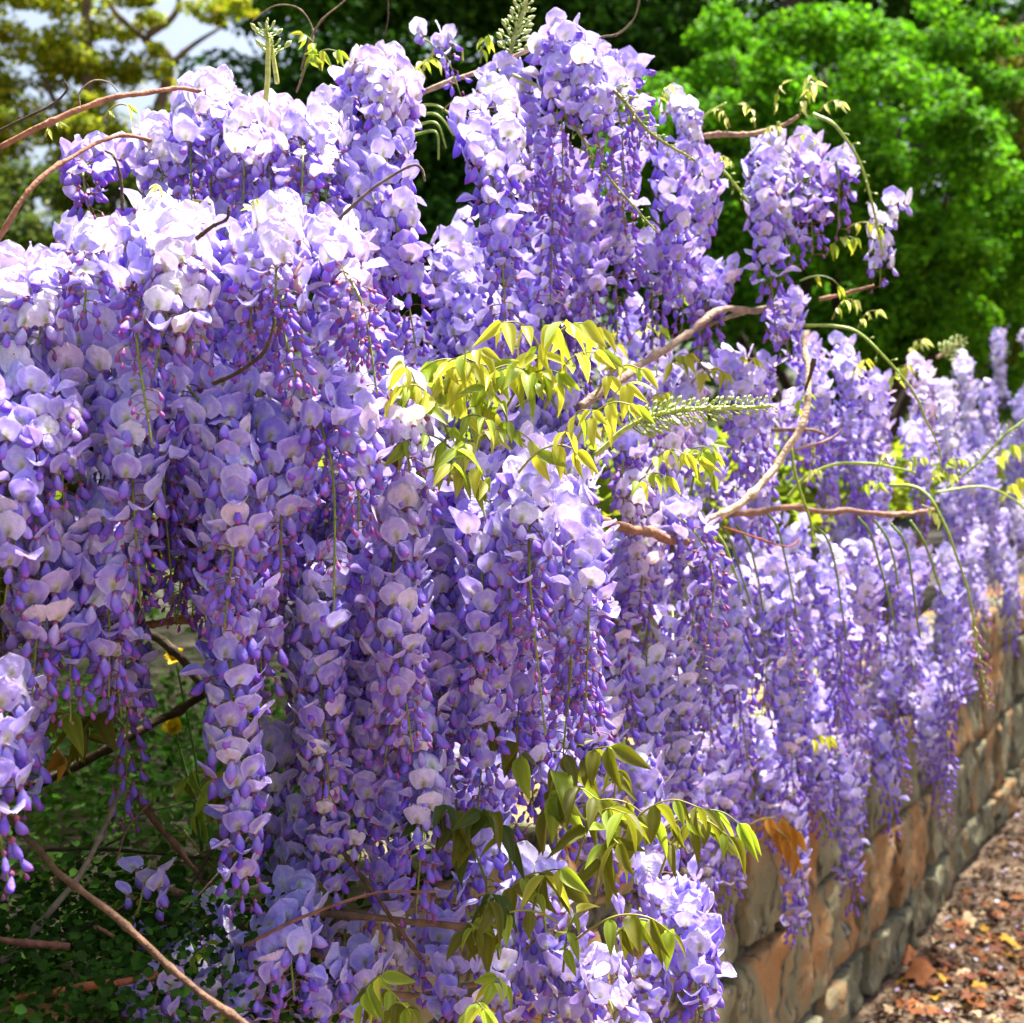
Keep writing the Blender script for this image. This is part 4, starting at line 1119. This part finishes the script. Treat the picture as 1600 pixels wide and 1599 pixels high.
# ------------------------------------------------------------------ leaf litter on the path
def fallen_leaf_mesh(seed, col):
    r = random.Random(seed)
    lob = r.choice([1, 3, 5])
    n = 15
    V = [(0, 0, 0)]; C = [np.array(col) * .8]
    cx = r.uniform(-.5, .5); cy = r.uniform(.2, .9)
    for i in range(n):
        a = 2 * math.pi * i / n
        rad = .5 * (1 + (.28 * math.cos(lob * a) if lob > 1 else -.25 * abs(math.sin(a)))) * r.uniform(.88, 1.1)
        x = rad * math.cos(a); y = rad * math.sin(a) * .72
        V.append((x, y, 1.1 * cy * y * y + .9 * cx * x * x + r.uniform(-.06, .10) + .03)); C.append(np.array(col) * r.uniform(.85, 1.15))
    F = [(0, 1 + i, 1 + (i + 1) % n) for i in range(n)]
    A = Acc(); A.add(V, F, C)
    Vt, Ft = tube(catmull([(-.45, 0, .03), (-.65, .03, .05), (-.85, r.uniform(-.1, .1), .02)], 5), .012, 4)
    A.add(Vt, Ft, np.array(col) * .6)
    return A.mesh('fallen_leaf', [M_DRY])
FL = {'orange-brown': (.25, .085, .025), 'reddish-brown': (.15, .05, .025), 'dark brown': (.075, .042, .024), 'yellow': (.46, .27, .03), 'pale tan': (.50, .36, .20)}
FM = {k: [fallen_leaf_mesh(i * 7 + len(k), c) for i in range(6)] for k, c in FL.items()}
pr = random.Random(5)
n_leaf = 0
tries = 0
while n_leaf < 280 and tries < 9000:
    tries += 1
    if pr.random() < .45: px = pr.uniform(1330, 1620); py = pr.uniform(1230, 1620)
    else: px = pr.uniform(1330, 1620); py = pr.uniform(1400, 1640)
    Y = CAM_H * FPX / (py - HOR)
    p = P(px, py, Y)
    d = (p - W0) @ WN
    if d < .03 or (pr.random() > math.exp(-d * 1.6) + .18): continue
    k = pr.choices(list(FL), (30, 26, 30, 5, 9))[0]
    sz = pr.uniform(.011, .028) * (1.3 if d < .2 else 1)
    o = link('fallen_leaf', FM[k][pr.randrange(6)])
    o.location = (p[0], p[1], pr.uniform(.004, .016)); o.scale = (sz, sz, sz * pr.uniform(.8, 1.6))
    o.rotation_euler = (pr.uniform(-.45, .45), pr.uniform(-.35, .35), pr.uniform(0, 6.28))
    tag(o, '%s dry fallen leaf lying on the dirt path beside the wall' % k, 'leaf', '%s leaves fallen on the path' % k)
    n_leaf += 1
# one pale leaf and a couple of big orange ones leaning on the wall
for (px, py, sz, k, lab) in ((1513, 1428, .055, 'pale tan', 'pale cream leaf standing out alone on the brown path litter'), (1437, 1515, .07, 'orange-brown', 'large curled orange leaf lying on the litter near the foot of the wall'),
                       (1372, 1505, .085, 'reddish-brown', 'tall red-brown leaf leaning upright against the foot of the wall'), (1412, 1478, .06, 'orange-brown', 'crumpled orange leaf propped against the lowest stones')):
    Y = CAM_H * FPX / (py + 25 - HOR); p = P(px, py + 25, Y)
    o = link('fallen_leaf', FM[k][1]); o.location = (p[0], p[1], .02 if 'wall' not in lab else .03); o.scale = (sz,) * 3
    o.rotation_euler = (.5, -.4, 1.0) if 'upright' not in lab else (1.2, -.9, WROT)
    tag(o, lab, 'leaf', 'distinct leaves fallen on the path')

def pathpos(rad, near):
    def f(r, n):
        y = r.uniform(2.0, 6.0, n); d = np.abs(r.normal(0, near, n)) + .01 if near else r.uniform(.02, 2.2, n)
        s = y / WD[1]
        p = W0[None] + WD[None] * s[:, None] + WN[None] * d[:, None]
        p[:, 2] = .003 + r.random_sample(n) * rad
        return p, np.tile([0, 0, 1.0], (n, 1))
    return f
a1 = leaf_field(9000, pathpos(.010, .45), .017, [(.14, .065, .028), (.10, .05, .028), (.06, .035, .022), (.20, .13, .07), (.06, .042, .03)], .45, 8)
a2 = leaf_field(9000, pathpos(.006, 0), .010, [(.30, .20, .11), (.14, .08, .05), (.07, .045, .03), (.22, .12, .06)], .4, 9)
V = np.concatenate([a1[0], a2[0]]); F = np.concatenate([a1[1], a2[1] + len(a1[0])]); C = np.concatenate([a1[2], a2[2]])
tag(link('leaf_litter', make_mesh('leaf_litter', V, F, C, [M_DRY], smooth=False)), 'brown crumbled leaf litter spread over the dirt path', 'leaf litter', kind='stuff')
V, F, C = leaf_field(3600, pathpos(.012, 0), .011, [(.58, .51, .74), (.48, .39, .66), (.66, .61, .68)], .4, 10, .9)
tag(link('fallen_petals', make_mesh('fallen_petals', V, F, C, [M_PETAL], smooth=False)), 'fallen lilac and white petals scattered over the path litter', 'petals', kind='stuff')

# ------------------------------------------------------------------ background trees
def clump_pos(clumps):
    vol = np.array([c[3] * c[4] * c[5] for c in clumps]) ** (2 / 3)
    vol = vol / vol.sum()
    cl = np.array(clumps)
    def f(r, n):
        i = r.choice(len(clumps), n, p=vol)
        d = r.normal(0, 1, (n, 3)); d /= np.linalg.norm(d, axis=1)[:, None]
        rad = r.random_sample(n) ** .38
        wob = np.array([1 + .35 * mnoise.noise(Vector(x * 2.3) + Vector((float(k) * 7, 0, 0))) for x, k in zip(d, i)])
        p = cl[i, :3] + d * cl[i, 3:6] * (rad * wob)[:, None]
        return p, d * .8 + np.array([0, -.1, .75])
    return f

def clumps_px(lst):
    out = []
    for (x, y, Y, rx, ry) in lst:
        p = P(x, y, Y); k = Y / FPX
        out.append((p[0], p[1], p[2], rx * k, max(rx, ry) * k * .8, ry * k))
    return out

def subclumps(cl, m, seed, shrink=.42):
    """break every big lobe into uneven smaller ones"""
    r = np.random.RandomState(seed)
    out = []
    for c in cl:
        for k in range(m):
            d = unit(r.normal(0, 1, 3)); rr = r.uniform(.45, .95)
            s = shrink * r.uniform(.6, 1.3)
            out.append((c[0] + d[0] * c[3] * rr, c[1] + d[1] * c[4] * rr, c[2] + d[2] * c[5] * rr, c[3] * s, c[4] * s, c[5] * s * .8))
    return out

def tree(name, label, cat, cl, n, size, cols, base, limbs, tr=.16, group=None, seed=0, tcol=(.045, .035, .028), elong=.7):
    root = empty(name, base)
    tag(root, label, cat, group)
    V, F, C = leaf_field(n, clump_pos(cl), size, cols, .55, seed, elong)
    link('crown', make_mesh('crown', V - np.array(base), F, C, [M_FOL]), root)
    A = Acc()
    for pts, r0, r1 in limbs:
        path = catmull(pts, max(8, 6 * len(pts)))
        path = path + np.array([mnoise.noise_vector(Vector(q) * 1.3) for q in path]) * r0 * .8
        Vt, Ft = tube(path - np.array(base), np.linspace(r0, r1, len(path)), 8)
        A.add(Vt, Ft, tcol)
    link('trunk', A.mesh('trunk', [M_TRUNK]), root)
    return root

GZ = .36
def limbs_to(base, cl, fork, r0, seed, k=8):
    r = random.Random(seed)
    b = np.array(base); fk = np.array(fork)
    out = [([b - (0, 0, .1), b * .5 + fk * .5 + (.05, 0, 0), fk], r0, r0 * .7)]
    for c in r.sample(cl, min(k, len(cl))):
        e = np.array(c[:3]); m = fk * .45 + e * .55 + (r.uniform(-.2, .2), r.uniform(-.2, .2), -.15)
        out.append(([fk - (0, 0, r0), m, e], r0 * .55, r0 * .12))
    return out

# right-hand bright green bush
big = clumps_px([(1060, 180, 8.4, 120, 90), (1150, 300, 8.6, 110, 100), (1290, 110, 8.0, 120, 90), (1400, 190, 7.8, 150, 110), (1480, 300, 7.8, 140, 110),
                 (1370, 330, 7.6, 140, 110), (1450, 430, 7.7, 130, 110), (1320, 470, 7.9, 130, 110), (1480, 530, 7.9, 120, 90), (1200, 460, 8.2, 130, 120), (1560, 380, 8.4, 110, 130),
                 (1360, 560, 8.0, 150, 80), (1240, 210, 8.3, 100, 90), (1140, 90, 8.8, 110, 80), (1500, 60, 8.6, 120, 80), (1100, 420, 8.6, 120, 110), (1580, 540, 8.6, 100, 90), (1010, 290, 8.8, 110, 110), (1540, 180, 8.5, 100, 90)])
bb = (2.3, 8.3, GZ)
cl = subclumps(big, 18, 1, .33)
tree('green_bush', 'tall bright green leafy bush behind the wisteria, lit from above', 'bush', cl, 60000, .050,
     [(.075, .24, .008), (.10, .29, .010), (.04, .14, .008), (.13, .31, .012)], bb,
     limbs_to(bb, big, (2.2, 8.3, .9), .10, 2, 12), seed=31)
# olive shrub at the right edge
big = clumps_px([(1590, 300, 9.6, 90, 140), (1600, 480, 9.4, 90, 110), (1660, 380, 9.6, 90, 160), (1600, 130, 9.8, 80, 110)])
bb = (4.0, 9.6, GZ)
tree('olive_shrub', 'dull olive-brown shrub at the right of the bright green bush', 'bush', subclumps(big, 9, 4), 13000, .05,
     [(.10, .12, .015), (.14, .13, .02), (.07, .09, .012)], bb, limbs_to(bb, big, (4.0, 9.6, 1.1), .08, 3), seed=33)
# dark evergreen behind, centre
big = clumps_px([(450, 120, 12, 170, 130), (560, 30, 12, 180, 120), (700, 90, 12.5, 200, 150), (850, 60, 12.5, 200, 140), (980, 20, 12.5, 180, 120), (620, 220, 12, 220, 160), (800, 260, 12.3, 220, 170),
                 (980, 180, 12.6, 200, 180), (420, 250, 12, 160, 140), (1000, 360, 12.6, 200, 160), (700, 400, 12.5, 250, 160), (450, -80, 12.4, 150, 120), (700, -100, 12.6, 250, 120), (950, -100, 12.8, 250, 120)])
bb = (-.6, 12.6, GZ)
tree('dark_tree', 'large dark green tree standing in shade directly behind the flowering mound', 'tree', subclumps(big, 10, 6, .5), 66000, .095,
     [(.03, .105, .010), (.045, .14, .012), (.024, .075, .010), (.06, .17, .015)], bb, limbs_to(bb, big, (-.5, 12.5, 2.0), .20, 5, 10), seed=35)
# dark tree behind the right-hand bush with slanting trunk
big = clumps_px([(1150, 30, 13, 200, 120), (1300, -20, 13, 220, 130), (1480, 20, 13, 200, 140), (1620, 60, 13, 180, 160), (1200, 200, 13.4, 220, 180), (1450, 220, 13.4, 260, 180), (1620, 300, 13.4, 160, 200), (1100, 420, 13.2, 220, 170), (1350, 450, 13.4, 260, 160), (1560, 500, 13.4, 220, 140), (1350, -160, 13.4, 350, 120)])
bb = (3.9, 13.2, GZ)
lm = limbs_to(bb, big, (3.8, 13.1, 2.2), .20, 7, 8)
lm.append(([P(1440, 260, 12.0), P(1520, 140, 12.0), P(1600, 40, 12.0), P(1660, -60, 12.0)], .13, .10))
lm.append(([P(1170, 180, 12.2), P(1200, 80, 12.2), P(1260, 0, 12.2), P(1300, -80, 12.2)], .13, .10))
tree('dark_tree', 'dark shadowy tree with slanting black limbs above and behind the bright green bush', 'tree', subclumps(big, 10, 8, .5), 60000, .095,
     [(.028, .09, .010), (.04, .12, .011), (.022, .065, .009), (.06, .155, .015)], bb, lm, seed=37)
# left: airy yellow-green tree against the sky
big = clumps_px([(40, 60, 10, 90, 60), (20, 170, 10, 110, 80), (120, 120, 10, 70, 60), (120, 230, 10, 110, 80), (230, 110, 10.4, 60, 45), (280, 190, 10.4, 70, 50), (200, 20, 10.2, 60, 35), (330, 10, 10.4, 60, 25), (60, 300, 10, 130, 90), (240, 280, 10.2, 110, 70), (-60, 60, 10, 90, 120), (20, -20, 10, 120, 40), (160, 60, 10.2, 40, 30)])
bb = (-3.2, 10.2, GZ)
fk = P(225, 60, 10.3)
lm = [([np.array(bb) - (0, 0, .1), P(190, 420, 10.2), P(262, 120, 10.3), P(225, 60, 10.3)], .06, .035), ([P(225, 60, 10.3), P(180, 20, 10.3), P(140, -40, 10.3)], .03, .015),
      ([P(228, 55, 10.3), P(270, 20, 10.3), P(280, -30, 10.3)], .035, .015), ([P(255, 110, 10.3), P(300, 70, 10.3), P(350, 40, 10.3)], .03, .01), ([P(140, 420, 10), P(120, 250, 10), P(60, 120, 10)], .06, .02), ([P(140, 420, 10), P(135, 120, 10), P(140, -60, 10)], .06, .03)]
tree('light_tree', 'airy yellow-green tree with bright sky showing through its leaves', 'tree', subclumps(big, 9, 9, .44), 25000, .055,
     [(.25, .31, .015), (.31, .34, .02), (.16, .23, .015), (.35, .30, .02)], bb, lm, seed=39, tcol=(.12, .09, .06))
# left: dull shrub below it
big = clumps_px([(-40, 330, 9, 130, 90), (80, 320, 9, 120, 80), (180, 300, 9.2, 110, 80), (300, 290, 9.4, 120, 90), (0, 430, 9, 200, 90), (200, 420, 9.2, 200, 90)])
bb = (-3.2, 9.1, GZ)
tree('dull_shrub', 'dull brownish green shrub in shade beneath the yellow-green tree', 'bush', subclumps(big, 10, 10, .45), 16000, .05,
     [(.06, .10, .012), (.09, .11, .018), (.04, .075, .010)], bb, limbs_to(bb, big, (-3.1, 9.1, 1.2), .09, 11), seed=41)
# unseen broadleaf tree added across the path to shade it and the wall
big = [(3.0, 4.0, 4.2, 1.5, 2.4, .8), (3.6, 5.2, 4.5, 1.3, 1.6, .8), (3.3, 2.8, 4.4, 1.2, 1.4, .7)]
bb = (4.2, 4.2, 0.0)
tree('shade_tree', 'unseen broadleaf tree added across the path for shade, crown overhanging the path', 'tree', subclumps(big, 16, 12, .36), 7500, .10,
     [(.06, .13, .015), (.09, .15, .02), (.12, .12, .02)], bb, limbs_to(bb, subclumps(big, 4, 13), (4.1, 4.2, 2.6), .13, 14, 9), seed=45)
# far wood closing the view low down
def woodpos(r, n):
    x = r.uniform(-14, 16, n); p = np.stack([x, 19 + r.uniform(0, 3, n), np.zeros(n)], 1)
    hgt = np.array([3.4 + .9 * mnoise.noise(Vector((a * .5, 0, 0))) + 5.0 * (a > -3.6) for a in x])
    p[:, 2] = .3 + r.random_sample(n) ** .7 * hgt
    return p, np.tile([0, -.5, .7], (n, 1))
V, F, C = leaf_field(60000, woodpos, .17, [(.04, .12, .012), (.055, .15, .015), (.03, .085, .01)], .6, 43)
tag(link('far_wood', make_mesh('far_wood', V, F, C, [M_FOL])), 'far dark green wood closing the view behind the trees', 'wood', kind='stuff')
